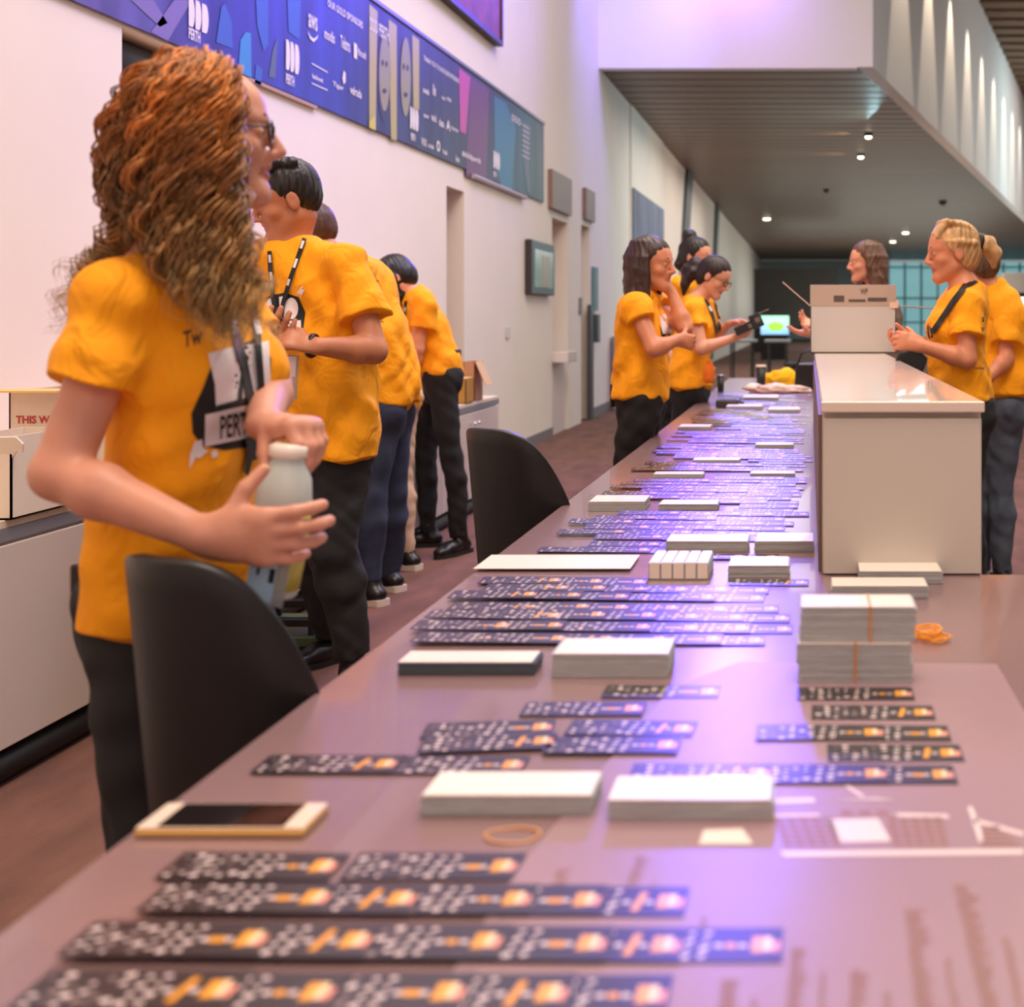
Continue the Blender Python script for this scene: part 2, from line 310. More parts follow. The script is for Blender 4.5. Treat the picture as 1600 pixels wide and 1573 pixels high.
MB().box(WX+.005, WX+.06, 7.2, 11.1, 3.66, 5.2).build('canvas', mat('red_canvas', (128, 58, 62), .6, var=.35, vscale=6), pic)
for a_ in ((7.16, 11.14, 3.62, 3.66), (7.16, 11.14, 5.2, 5.24)): MB().box(WX+.005, WX+.075, *a_).build('frame', mat('dark_frame', (44, 22, 22), .5), pic)
for a_ in ((7.16, 7.2, 3.66, 5.2), (11.1, 11.14, 3.66, 5.2)): MB().box(WX+.005, WX+.075, *a_).build('frame', MATS['dark_frame'], pic)
# signs and wall fittings
brn = mat('brown_sign', (126, 96, 88), .5, var=.1, vscale=8)
def wpanel(name, px0, px1, z0, z1, m, label, cat, t=.02, **k):
    o = MB().box(WX+.003, WX+t, WX*F/(px0-VX), WX*F/(px1-VX), z0, z1).build(name, m, bevel=.004); return tag(o, label, cat, **k)
wpanel('wall_sign', 856, 887, 2.41, 2.82, brn, 'square brown sign plate beside banner end, above drinking fountain recess', 'sign', .05)
wpanel('wall_sign', 910, 924, 2.45, 2.83, brn, 'smaller brown sign plate farther along, above narrow doorway', 'sign', .05)
fs = thing('wall_display', 'small dark framed display showing a photo, on wall before recess', 'display', (WX+.05, 12.8, 1.7))
MB().box(WX+.003, WX+.07, 12.3, 13.4, 1.49, 2.02).build('frame', mat('display_frame', (52, 44, 46), .4), fs, bevel=.01)
MB().box(WX+.07, WX+.078, 12.42, 13.28, 1.56, 1.93).build('screen', mat('display_picture', (150, 170, 160), .2, var=.3, vscale=3), fs)
MB().box(WX+.077, WX+.082, 12.75, 13.1, 1.57, 1.88).build('picture_figure', mat('display_tan', (166, 140, 110), .3), fs)
wpanel('wall_switch', 790, 794, 1.08, 1.18, mat('switch_plate', (205, 200, 198), .4), 'tiny white switch on wall left of display', 'switch')
wpanel('grey_plate', 904, 907.5, 1.3, 1.5, greym, 'short grey plate on wall beside narrow doorway', 'plate')
wpanel('grey_plate', 924, 930, 1.35, 1.9, mat('teal_plate', (94, 128, 132), .5), 'tall teal grey plate right of narrow doorway', 'plate', .04)
o = MB().box(WX+.003, WX+.05, 15.75, 15.95, 0, 1.42).box(WX+.003, WX+.09, 16.0, 16.2, .95, 1.3).build('door_pull', mat('steel_dark', (84, 86, 92), .4, .4)); tag(o, 'dark metal door edge with grip plate beside narrow doorway', 'handle')
df = thing('drinking_fountain', 'white wall mounted drinking fountain in the recess at wall end', 'fountain', (WX-.05, 14, .9))
MB().prism([(WX-.25, 13.66), (WX+.16, 13.66), (WX+.16, 14.2), (WX-.25, 14.4)], .78, .9).build('basin', mat('fountain_white', (226, 214, 210), .3), df, bevel=.01)
MB().box(WX-.28, WX-.02, 13.66, 14.45, .0, .78).build('pedestal', MATS['fountain_white'], df)
MB().prism([(13.62, .9), (14.2, .9), (14.1, 1.0), (13.8, 1.28), (13.62, 1.3)], WX-.25, WX-.2, M=Matrix(((0, 0, 1, 0), (1, 0, 0, 0), (0, 1, 0, 0), (0, 0, 0, 1)))).build('splash_panel', mat('fountain_steel', (150, 140, 136), .3, .5), df)
o = MB().box(WX+.03, WX+.045, 19.6, 23.7, 1.1, 3.25).build('wall_poster', mat('blue_poster', (96, 104, 130), .6, var=.5, vscale=1.5, stretch=(1, 1, .3))); tag(o, 'large faded blue and brown poster on wall under soffit', 'poster')
o = MB().box(WX+.003, WX+.022, 5.9, 7.07, 2.416, 2.434).build('banner_batten', mat('batten', (176, 140, 120), .5)); tag(o, 'thin tan batten under banner above hatch', 'batten')
o = MB().tube([(WX+.03, 10.3, 2.405), (WX+.03, 12.2, 2.405)], .022).build('banner_tube', mat('tube_grey', (180, 172, 176), .4)); tag(o, 'thin grey tube hanging below banner far end', 'tube')
# hatch in the wall behind the woman
ht = thing('roller_shutter', 'rolled dark shutter in the wall hatch behind curly haired woman', 'shutter', (WX-.15, 5.6, 2.3))
MB().tube([(WX-.16, 5.11, 2.33), (WX-.16, 6.19, 2.33)], .1, seg=14).build('roll', mat('shutter_dark', (62, 64, 66), .5), ht, smooth=True)
MB().box(WX-.28, WX-.24, 5.11, 5.16, 1.05, 2.3).build('guide', mat('lemon_strip', (236, 224, 140), .5), ht)
MB().box(WX-.9, WX-.85, 4.6, 7.4, .9, 2.6).build('wall_kitchen', mat('hatch_green', (176, 170, 92), .7), kind='structure')
o = MB().box(WX-.8, WX-.75, 5.55, 5.75, 1.5, 2.05).build('notice', mat('orange_notice', (226, 110, 60), .6)); tag(o, 'small orange notice seen through the wall hatch', 'notice')
# lamps and domes on the soffit
dl = mat('downlight_glow', (255, 244, 214), .5, emit=7); dbk = mat('fitting_dark', (30, 28, 28), .4)
k = 0
for (px, py, lab) in ((1357, 210, 'nearest to soffit edge'), (1345, 242, 'second in from soffit front'), (1198, 340, 'single one at left of far soffit'), (1415, 362, 'far one above blonde woman'), (1395, 376, 'far one above woman behind box')):
    Y = 3.22*F/(VY-py); x = (px-VX)/F*Y
    d = thing('ceiling_spotlight', 'small lit ceiling spotlight, '+lab, 'spotlight', (x, Y, 4.5))
    MB().lathe([(.05, 0), (.07, 0), (.07, -.05), (.05, -.05)], M=Matrix.Translation((x, Y, 4.5))).build('housing', dbk, d)
    MB().ell((x, Y, 4.44), (.055 if Y < 28 else .12, .055, .025)).build('bulb', dl, d)
    if k < 2: lamp('SPOT', (x-.12, Y, 4.40), (x-1.6, Y, 4.52), 45, (1, .8, .5), .03, spot=50, blend=.8)
    k += 1
for (px, py, r, lab) in ((1473, 315, .11, 'larger black camera dome'), (1291, 297, .07, 'smaller black camera dome')):
    Y = 3.22*F/(VY-py); x = (px-VX)/F*Y
    o = MB().ell((x, Y, 4.48), (r, r, r)).lathe([(r*1.2, .02), (r*1.2, 0)], M=Matrix.Translation((x, Y, 4.49))).build('dome_camera', dbk, smooth=True); tag(o, lab+' under the soffit', 'camera')
for i in range(13):
    y = 18.6+i*2.62; x = dx(y)+.62; c = (1, .82, .6) if i < 8 else (.9, .9, .8)
    lamp('SPOT', (x-.02, y, 8.25), (x-.10, y, 4.5), 620, c, .02, spot=40, blend=.35, name='wall_washer')
# ---------------------------------------------------------------- printed sheet and small things on the counter
sheet = thing('venue_map_sheet', 'large printed venue map sheet lying flat under clear cover in foreground', 'map', (0, 1.2, TZ))
shm = mat('map_sheet', (156, 126, 134), .32, coat=.0, var=.06, vscale=3)
P0 = [(-.30, .6), (.285, .6), (.283, 1.64), (.28, 1.915), (-.106, 1.926), (-.193, 1.793), (-.235, 1.5), (-.275, 1.2)]
MB().prism(P0, TZ+.0002, TZ+.0012).build('sheet', shm, sheet)
brp = mat('map_brown', (150, 104, 84), .4); whp = mat('map_white', (226, 205, 205), .35)
mb = MB(); Z1 = TZ+.0016
def tpoly(mb, p, m, z=Z1): mb.add([tuple(onT(x, y, z)) for x, y in p], [tuple(range(len(p)))[::-1]], m)
for (x0, y0, x1, y1, w) in ((1250, 1480, 1238, 1620, 30), (1342, 1515, 1338, 1620, 30), (1430, 1420, 1452, 1620, 36), (1505, 1382, 1560, 1620, 34), (1140, 1530, 1130, 1620, 30), (985, 1395, 1005, 1332, 24), (868, 1395, 884, 1352, 26),
        (1284, 1520, 1286, 1620, 12), (1385, 1550, 1388, 1620, 12), (1480, 1498, 1500, 1620, 12), (1572, 1465, 1600, 1600, 14), (1178, 1560, 1180, 1620, 12), (1022, 1378, 1020, 1396, 10), (1100, 1430, 1096, 1450, 8)):
    n = max(3, int(abs(y1-y0)/5))
    for i in range(n):                                              # blurred columns of small print, one stroke per line
        f = i/n; y = y0+(y1-y0)*f; x = x0+(x1-x0)*f; j = random.uniform(.55, 1); s = -w/2+random.uniform(0, 4)
        tpoly(mb, [(x+s, y), (x+s+w*j, y), (x+s+w*j, y+2.6), (x+s, y+2.6)], brp)
for r in range(6):                                                  # floor plan: brown rooms either side of a pale hall
    y = 1276+r*8
    for c in range(5): tpoly(mb, [(1208+c*19+r*3, y), (1223+c*19+r*3, y), (1225+c*19+r*3, y+5.5), (1210+c*19+r*3, y+5.5)], brp)
    for c in range(5): tpoly(mb, [(1385+c*18+r*2, y), (1399+c*18+r*2, y), (1401+c*18+r*2, y+5.5), (1387+c*18+r*2, y+5.5)], brp)
tpoly(mb, [(1290, 1280), (1372, 1278), (1392, 1314), (1312, 1316)], whp)
for c in range(3): tpoly(mb, [(1312+c*28, 1266), (1330+c*28, 1265), (1334+c*28, 1273), (1316+c*28, 1274)], brp)
for p in ([(1218, 1330), (1600, 1326), (1600, 1334), (1226, 1338)], [(1206, 1247), (1270, 1246), (1275, 1253), (1208, 1256)], [(1400, 1270), (1480, 1272), (1484, 1278), (1404, 1277)], [(1512, 1260), (1519, 1259), (1539, 1314), (1530, 1316)],
          [(1520, 1284), (1524, 1279), (1600, 1300), (1600, 1306)], [(1320, 1228), (1325, 1226), (1352, 1244), (1345, 1245)], [(1210, 1272), (1280, 1271), (1280, 1275), (1210, 1276)], [(1300, 1250), (1370, 1246), (1400, 1250), (1370, 1249)]):
    tpoly(mb, p, whp)
for r in range(5): tpoly(mb, [(1535-r*1, 1290+r*7), (1560+r*9, 1291+r*7), (1562+r*9, 1294+r*7), (1537, 1294+r*7)], brp)
mb.build('print', None, sheet, kind='stuff')
white_p = mat('card_white', (238, 226, 220), .3, coat=.3); 
tag(MB().prism([tuple(onT(*p)[:2]) for p in ((1092, 1322), (1100, 1300), (1160, 1298), (1176, 1322))], Z1, Z1+.001).build('paper_slip', white_p), 'pale paper slip on the map left of the floor plan print', 'paper')
# ---- cards
CW, CD = .160, .058
cbk = mat('card_black', (36, 27, 32), .34, coat=.4, spec=.5); cwh = mat('card_dot', (226, 205, 205), .35, coat=.5); cor = mat('card_orange', (240, 160, 30), .35, coat=.5); cpk = mat('card_pink', (235, 150, 130), .35, coat=.5)
cdm = mat('card_dot_dim', (140, 122, 124), .35, coat=.5); cpw = mat('card_cream', (250, 214, 170), .35, coat=.5)
def card_mesh(seed):
    R = random.Random(seed); b = MB(); b.box(0, CW, 0, CD, 0, .0009, cbk)
    def dot(x, y, r, m=cwh): b.add([(x+r*1.15*math.cos(a*PI/3), y+r*math.sin(a*PI/3), .00105) for a in range(6)], [tuple(range(6))], m)
    def q(x, y, w, h, sk, m, z=.0011): b.add([(x, y, z), (x+w, y, z), (x+w+sk, y+h, z), (x+sk, y+h, z)], [(0, 1, 2, 3)], m)
    for c in range(6):
        for r in range(4):
            if R.random() < .88: dot(.009+c*.0118+R.uniform(-.001, .001), .007+r*.0125+(c % 2)*.005, R.choice((.0024, .0032, .0042)), R.choice((cwh, cwh, cdm)))
    for r in range(4): dot(.080+r*.0014, .008+r*.013, (.0042, .003, .0036, .0028)[r]); dot(.094+r*.0012, .009+r*.013, (.0034, .0042, .0026, .0032)[r])
    dot(.107, .027, .0038); dot(.127, .027, .0038)
    if seed % 3 == 0: q(.112, .010, .0065, .036, .006, cor)
    elif seed % 3 == 1: dot(.117, .027, .0048, cor)
    else: q(.111, .022, .013, .009, 0, cor)
    q(.134, .016, .010, .026, .001, cor); q(.144, .018, .006, .024, .001, cpw); q(.150, .017, .007, .018, .001, cpk)
    return b.mesh('card')
for m_ in (cbk, cwh, cor, cpk, cpw): m_.node_tree.nodes['Principled BSDF'].inputs['Coat Roughness'].default_value = .28
CM = [card_mesh(i) for i in range(6)]
foot = []      # footprints of stacks, where no card is laid
NC = [0]
def card(x, y, z, rot=0, tilt=0, label='', group=None, rx=0):
    o = bpy.data.objects.new('card', CM[NC[0] % 6]); COL.objects.link(o); NC[0] += 1
    o.location = (x, y, z); o.rotation_euler = (rx, tilt, rot); return tag(o, label, 'card', group)
def blocked(x, y, w=CW):
    return any(x < f[1] and x+w > f[0] and y < f[3] and y+CD > f[2] for f in foot)
# ---- bundles of white cards
pside = mat('stack_side', (176, 178, 180), .55, var=.12, vscale=30, stretch=(1, 1, 12)); pside2 = mat('stack_side_dark', (72, 84, 92), .4)
ptop = mat('stack_top', (246, 232, 222), .35, coat=.3); pband = mat('rubber_band', (214, 140, 70), .5)
def bundle(px0, px1, yb, yt, ybk, label, z=TZ+.0008, packs=1, group=None, stripes=0, Yf=None, band=None, dark=False):
    Yf = Yf or (EYE-z)*F/(yb-VY); x0 = (px0-VX)/F*Yf; x1 = (px1-VX)/F*Yf; h = (yb-yt)/F*Yf
    Yb = (EYE-z-h)*F/(ybk-VY); Yb = max(Yb, Yf+.03); foot.append((x0-.01, x1+.01, Yf-.02, Yb+.01))
    t = thing('card_stack', label, 'card stack', ((x0+x1)/2, Yf+.03, z), group); ph = h/packs
    for p in range(packs):
        n = max(2, int(ph/.0022)); b = MB(); ox = random.uniform(-.002, .002)
        for i in range(n):
            j = random.uniform(-.0012, .0012); k = random.uniform(-.0008, .0008)
            b.box(x0+j+ox, x1+j+ox, Yf+k, Yb+k, z+p*ph+ph*i/n, z+p*ph+ph*(i+.93)/n)
        o = b.build('card_pack', pside2 if dark and p == 0 else pside, t)
    if stripes:
        for i in range(stripes):
            a = x0+(x1-x0)*i/stripes; MB().box(a+.001, a+(x1-x0)/stripes-.003, Yf-.002, Yb+.002, z+.002, z+h+.002).build('card_pack', ptop, t)
    else: MB().box(x0+.002, x1-.002, Yf-.001, Yb, z+h, z+h+.0012).build('top_card', ptop, t)
    if band:
        xb = x0+(x1-x0)*band; MB().box(xb, xb+.003, Yf-.003, Yb+.003, z-.0005, z+h+.002).build('rubber_band', pband, t)
    return x0, x1, Yf, Yb, z+h
bundle(657, 925, 1275, 1243, 1207, 'wide white card stack near the camera, left one of the front pair', dark=False)
bundle(948, 1205, 1283, 1250, 1214, 'wide white card stack near the camera, right one under the violet light')
bundle(620, 833, 1055, 1035, 1018, 'dark sided card stack nearest the counter left edge', dark=True)
bundle(864, 1046, 1058, 1022, 998, 'thick white card stack beside the dark sided one')
q = bundle(1246, 1424, 1068, 1006, 990, 'lower banded bundle of the tall white stack before counter unit', packs=2, band=.5)
bundle(1250, 1430, 1002, 948, 930, 'upper banded bundle topping the tall white stack before counter unit', z=q[4]+.002, packs=2, band=.6, Yf=q[2]+.003)
bundle(1299, 1450, 935, 916, 903, 'low white stack directly behind the tall banded stack')
bundle(1342, 1472, 912, 893, 878, 'small white stack touching the end panel of counter unit')
bundle(1014, 1108, 905, 880, 862, 'row of five thin white packs fanned side by side', stripes=5)
bundle(1137, 1232, 902, 884, 870, 'white card stack in the violet light right of striped packs')
bundle(1040, 1168, 862, 846, 835, 'long low white stack behind striped packs'); bundle(1180, 1272, 862, 846, 833, 'white stack close to counter unit corner')
bundle(920, 1008, 798, 784, 774, 'white stack farther back near left edge, beside second chair'); bundle(1030, 1122, 797, 788, 781, 'white stack farther back in the middle of counter')
for x0, x1, y, d_ in ((1020, 1098, 746, 'near edge of far rows, left one'), (1083, 1156, 724, 'next to last brunette leg, in counter middle'), (1172, 1242, 745, 'near edge of far rows, right one'), (1134, 1190, 640, 'right of the grey card terminal'), (1200, 1250, 645, 'just before the black handbag'),
        (1160, 1216, 626, 'directly below the pale plastic bag'), (1060, 1110, 672, 'beside woman with glasses hip'), (1180, 1240, 700, 'close to the raised counter in far rows')):
    bundle(x0, x1, y, y-5, y-9, 'thin white card pack '+d_)
ps = MB().box(*[v for v in (onT(740, 893).x, onT(985, 893).x)], 2.61, 2.76, TZ+.006, TZ+.0072).build('paper_sheet', ptop); tag(ps, 'single long white sheet lying flat across cards near left edge', 'paper')
foot.append((onT(740, 893).x, onT(985, 893).x, 2.58, 2.76))
# ---- card rows, nearest the camera first: (bottom pixel row, right ends of the cards, description)
ordn = ['leftmost', 'second from left', 'third from left', 'fourth from left', 'fifth from left', 'sixth from left', 'seventh from left']
near = [(1592, (345, 505, 715, 880, 1040), 'row cut by the picture bottom edge'), (1508, (398, 565, 775, 943, 1062, 1222), 'second row from picture bottom'),
        (1436, (500, 638, 822, 935, 1068), 'third row from picture bottom'), (1378, (512, 800), 'pair of cards right below the phone'),
        (1212, (610, 812), 'pair beside left edge of front stacks'), (1092, (1122,), 'single card right behind the front gap'),
        (1228, (1205, 1390, 1498), 'row just behind right front stack'), (1192, (1508,), 'single card right of map corner'), (1160, (1385, 1487), 'pair on right half of map'),
        (1126, (1462,), 'single card second behind right group'), (1096, (1430,), 'single card touching tall banded stack')]
for yb, rights, desc in near:
    Y = .52*F/(yb-VY); n = len(rights)
    for i, rp in enumerate(rights):
        x = (rp-VX)/F*Y-CW; lab = 'black dotted card, '+(ordn[i]+' in ' if n > 1 else '')+desc
        card(x, Y, TZ+.0018+(n-1-i)*.0011, random.uniform(-.012, .012), random.uniform(0, .004), lab)
for (px, py, rot, lab) in ((810, 1121, .02, 'faded black card behind the crossed cards in front gap'), (880, 1150, -.05, 'black card angled beside the faded one in front gap'), (846, 1182, .0, 'black card below the angled one in front gap'),
                           (655, 1156, .10, 'upper card of the skewed pair left of front gap'), (650, 1182, .11, 'lower card of the skewed pair left of front gap')):
    p = onT(px, py); card(p.x, p.y, TZ+.0018+(.002 if py > 1170 else 0), rot, 0, lab)
rows = [(1010, 640, 1245), (991, 640, 1240), (973, 662, 1240), (959, 698, 1240), (941, 698, 1240), (929, 752, 1240), (916, 745, 1272), (903, 760, 1272)]
Y = 2.735
R2 = random.Random(3)
while Y < 8.6:
    lx = VX+(-.60+R2.choice((0, 0, .02, .05, .1)))/Y*F; rows.append((VY+1040/Y, lx, VX+.012/Y*F)); Y += R2.uniform(.070, .078) if Y < 5 else R2.uniform(.085, .11)
far = MB(); cmv = [np.array([v.co[:] for v in m.vertices]) for m in CM]; nf = 0
cnt_now = lambda: NC[0]
cards_left = 296
def ORD(n): o1 = 'first second third fourth fifth sixth seventh eighth ninth tenth eleventh twelfth thirteenth fourteenth fifteenth sixteenth seventeenth eighteenth nineteenth'.split(); return o1[n] if n < 19 else ({2: 'twent', 3: 'thirt', 4: 'fort', 5: 'fift'}[(n+1)//10]+('ieth' if (n+1) % 10 == 0 else 'y-'+o1[(n+1) % 10-1]))
for ri, (yb, lp, rp) in enumerate(rows):
    Y = .52*F/(yb-VY); x = (lp-VX)/F*Y; xr = (rp-VX)/F*Y-CW; L = []
    while x < xr:
        if not blocked(x, Y, .10 if Y < 3 else .14): L.append(x)
        x += R2.uniform(.068, .092) if Y < 5.5 else R2.uniform(.10, .15)
    rown = 'row %s' % ('first second third fourth fifth sixth seventh eighth ninth tenth eleventh twelfth'.split()[ri]) if ri < 12 else ''
    for i, x in enumerate(L):
        nth = ('leftmost second third fourth fifth sixth seventh eighth ninth tenth'.split()+['last']*9)[i]
        z = TZ+.0018+(len(L)-1-i)*.0011; rot = R2.uniform(-.02, .02); tl = R2.uniform(0, .012); rx = R2.uniform(-.0, .05)
        if NC[0] < cards_left:
            grp = 'overlapping card rows before the white counter unit' if Y < 2.57 else 'overlapping card rows along the middle of the counter'
            card(x, Y, z, rot, tl, ('glossy black card, %s of the %s row behind the dark sided stack' % (nth, rown[4:])) if ri < 12 else 'glossy black card, %s of the %s row beyond the striped white packs' % (nth, ORD(ri-12)), grp, rx)
        else:
            k = (ri+i) % 6; c = CM[k]; M = Matrix.Translation((x, Y, z)) @ Matrix.Rotation(rot, 4, 'Z') @ Matrix.Rotation(tl, 4, 'Y') @ Matrix.Rotation(rx, 4, 'X')
            for p in c.polygons: pass
            far.add([M @ v.co for v in c.vertices], [tuple(p.vertices) for p in c.polygons]); 
            far.m[-len(c.polygons):] = [far.mi(c.materials[p.material_index]) for p in c.polygons]
o = far.build('card_rows', None); tag(o, 'far end rows of glossy overlapping cards too small to count', 'cards', kind='stuff')
# ---- phone
ph = thing('phone', 'gold edged white smartphone lying face up at counter left edge', 'phone', (onT(340, 1305).x, 1.3, TZ))
a, c_ = onT(205, 1312), onT(480, 1306); gold = mat('phone_gold', (226, 182, 110), .25, .6); phw = mat('phone_white', (240, 218, 200), .25, coat=.5)
x0, x1, y0, y1 = a.x, c_.x, 1.275, 1.345
MB().box(x0, x1, y0, y1, TZ+.0005, TZ+.0095).build('body', gold, ph, bevel=.004)
MB().box(x0+.002, x1-.002, y0+.002, y1-.002, TZ+.0095, TZ+.0103).build('face', phw, ph, bevel=.0005)
MB().box(x0+.021, x1-.023, y0+.004, y1-.004, TZ+.0103, TZ+.0106).build('screen', mat('phone_screen', (24, 16, 18), .08, coat=1), ph)
tx0 = (x0+x1)/2
# ---- rubber bands
def loop(c, rx, ry, wob, r, z, n=28, ph_=0):
    return [(c[0]+rx*math.cos(t)*(1+wob*math.sin(3*t+ph_)), c[1]+ry*math.sin(t)*(1+wob*math.cos(2*t+ph_)), z+r+.0006*math.sin(2*t)) for t in np.linspace(0, 2*PI, n, endpoint=False)]
p = onT(800, 1307); o = MB().tube(loop(p, .027, .02, .05, .0014, TZ), .0014, closed=True, seg=6).build('rubber_band', mat('band_tan', (222, 160, 110), .45), smooth=True); tag(o, 'single tan rubber band in an oval behind the near cards', 'rubber band')
p = onT(1455, 1000)
for i in range(7):
    o = MB().tube(loop((p.x+random.uniform(-.012, .012), p.y+random.uniform(-.01, .03)), random.uniform(.018, .03), random.uniform(.015, .035), .25, .0014, TZ+i*.0024, ph_=i), .0015, closed=True, seg=6).build('rubber_band', mat('band_orange', (246, 158, 20), .45), smooth=True)
    tag(o, 'bright orange rubber band in the small heap right of tall stack', 'rubber band', 'orange rubber bands in the heap')
# ---- things at the far end of the counter
cupk = mat('cup_black', (34, 34, 36), .4); lidm = mat('cup_lid', (226, 200, 170), .4)
for (px, yb, yt, w, lm, lab) in ((1189, 606, 570, 16, lidm, 'black paper coffee cup with a cream lid at counter far end'), (1126, 612, 585, 12, mat('steel_rim', (150, 150, 160), .2, .8), 'dark drinking tumbler with silver rim beside woman with glasses')):
    Y = 1040/(yb-VY); k = F/Y; h = (yb-yt)/k; r = w/k/2; x = (px-VX)/k
    t = thing('coffee_cup' if lm is lidm else 'tumbler', lab, 'cup', (x, Y, TZ)); Mt = Matrix.Translation((x, Y, TZ))
    MB().lathe([(r*.75, 0), (r*.8, .002), (r, h*.92), (r*.96, h*.92)], M=Mt).build('body', cupk, t, smooth=True)
    MB().lathe([(r*1.08, h*.9), (r*1.08, h*.95), (r*.95, h), (0.001, h)], M=Mt).build('lid', lm, t, smooth=True)
def crumple(name, c, r, m, seed, amp=.35, n=24, flat=True):
    R = np.random.default_rng(seed); b = MB(); b.ell((0, 0, 0), (1, 1, 1), seg=n, rings=n//2); ph_ = R.uniform(0, 6, 9); vs = []
    for v in b.v:
        x, y, z = v; k = 1+amp*(math.sin(3*x+ph_[0])*math.cos(4*y+ph_[1])+.6*abs(math.sin(5*y+4*z+ph_[2]))+.4*math.sin(9*x+7*z+ph_[3]))*.6
        z2 = z*k*r[2]; vs.append((c[0]+x*k*r[0], c[1]+y*k*r[1], c[2]+max(0 if flat else -9, z2+r[2]*.6)))
    b.v = vs; o = b.build(name, m, smooth=True); return o
p = onT(1228, 603); tag(crumple('cloth', (p.x, p.y, TZ), (.15, .1, .07), mat('yellow_cloth', (250, 190, 10), .8), 2, .5), 'crumpled yellow shirt lying beside coffee cup', 'cloth')
p = onT(1215, 614); tag(crumple('plastic_bag', (p.x, p.y, TZ), (.17, .09, .035), mat('pink_plastic', (240, 205, 200), .3, coat=.3), 5, .6), 'crumpled pale plastic bag in front of yellow shirt', 'bag')
p = onT(1150, 606); tag(crumple('tissue', (1175/1 and (1178-VX)/F*9.3, 9.3, TZ), (.06, .05, .02), white_p, 8, .6), 'small white crumpled tissue by the coffee cup foot', 'tissue')
Yb = 1040/(611-VY); xa = (1241-VX)/F*Yb; hb = thing('handbag', 'black leather handbag standing against the raised counter unit', 'bag', (xa+.05, Yb, TZ))
MB().prism([(xa, TZ+.01), (xa+.012, TZ), (xa+.155, TZ), (xa+.165, TZ+.01), (xa+.155, TZ+.15), (xa+.135, TZ+.19), (xa+.03, TZ+.19), (xa+.008, TZ+.15)], Yb, Yb+.16, M=Matrix(((1, 0, 0, 0), (0, 0, 1, 0), (0, 1, 0, 0), (0, 0, 0, 1)))).build('body', mat('black_leather', (22, 20, 22), .35), hb, bevel=.012)
MB().tube([(xa+.02, Yb+.08, TZ+.18), (xa+.05, Yb+.07, TZ+.26), (xa+.11, Yb+.07, TZ+.29), (xa+.15, Yb+.08, TZ+.25), (xa+.16, Yb+.08, TZ+.18)], .007).build('strap', MATS['black_leather'], hb, smooth=True)
p = onT(1118, 637); t = thing('card_reader', 'grey black card terminal lying on counter near second woman', 'terminal', (p.x, p.y, TZ)); kx = F/p.y
MB().prism([(p.x, p.y), (p.x+.13, p.y), (p.x+.14, p.y+.2), (p.x+.01, p.y+.22)], TZ+.001, TZ+.045).build('body', mat('reader_grey', (58, 50, 50), .4), t, bevel=.008)
MB().box(p.x+.02, p.x+.115, p.y+.03, p.y+.13, TZ+.0455, TZ+.048).build('screen', mat('reader_screen', (120, 108, 104), .2), t)
MB().box(p.x+.13, p.x+.16, p.y+.05, p.y+.09, TZ+.01, TZ+.03).build('plug', cupk, t)
# ---- carton on the raised counter
def rotm(ax, ang, piv): return Matrix.Translation(piv) @ Matrix.Rotation(ang, 4, ax) @ Matrix.Translation(-Vector(piv))
bwm = mat('carton_white', (206, 200, 198), .6); bwi = mat('carton_inner', (196, 176, 164), .65)
Y = 6.02; k = F/Y; x0 = (1266-VX)/k; x1 = (1400-VX)/k; z0 = 1.101; z1 = EYE-(478-VY)/k-.0; Yb = 6.42
t = thing('carton', 'open white shipping carton standing on the raised counter unit', 'box', ((x0+x1)/2, Y, z0))
MB().box(x0, x1, Y, Y+.004, z0, z1).build('front_wall', bwm, t); MB().box(x0, x0+.004, Y, Yb, z0, z1).build('side_wall', bwm, t)
MB().box(x1-.004, x1, Y, Yb, z0, z1).build('side_wall', bwm, t); MB().box(x0, x1, Yb-.004, Yb, z0, z1).box(x0, x1, Y, Yb, z0, z0+.004).build('back_wall', bwm, t)
fl = MB().box(x0, x1+.0, Y-.002, Y+.002, z1, z1+.10, M=rotm('X', .16, (0, Y, z1))).build('flap', bwi, t)
pm = MB(); inkm = mat('carton_ink', (96, 84, 82), .7)
for a in ((.11, .16, .02, .05), (.18, .26, .02, .032), (.27, .36, .022, .04)): pm.box(x0+a[0], x0+a[1], Y-.0035, Y-.003, z1+a[2], z1+a[3], inkm, M=rotm('X', .16, (0, Y, z1)))
vs, fs = text_geo('WP', .02); pm.add([rotm('X', .16, (0, Y, z1)) @ Vector((x0+.235+u*.035, Y-.0036, z1+.055+v*.028)) for u, v in vs], fs, inkm)
pm.build('printed_mark', None, fl)
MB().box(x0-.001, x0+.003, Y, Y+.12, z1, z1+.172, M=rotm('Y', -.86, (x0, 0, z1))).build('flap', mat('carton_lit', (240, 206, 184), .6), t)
MB().box(x1-.003, x1+.001, Y, Yb-.05, z1, z1+.2, M=rotm('Y', 1.62, (x1, 0, z1))).build('flap', bwm, t)
MB().box(x1-.03, x1+.01, Y-.005, Y+.05, z1-.01, z1+.03).build('folded_tab', MATS['carton_lit'], t)
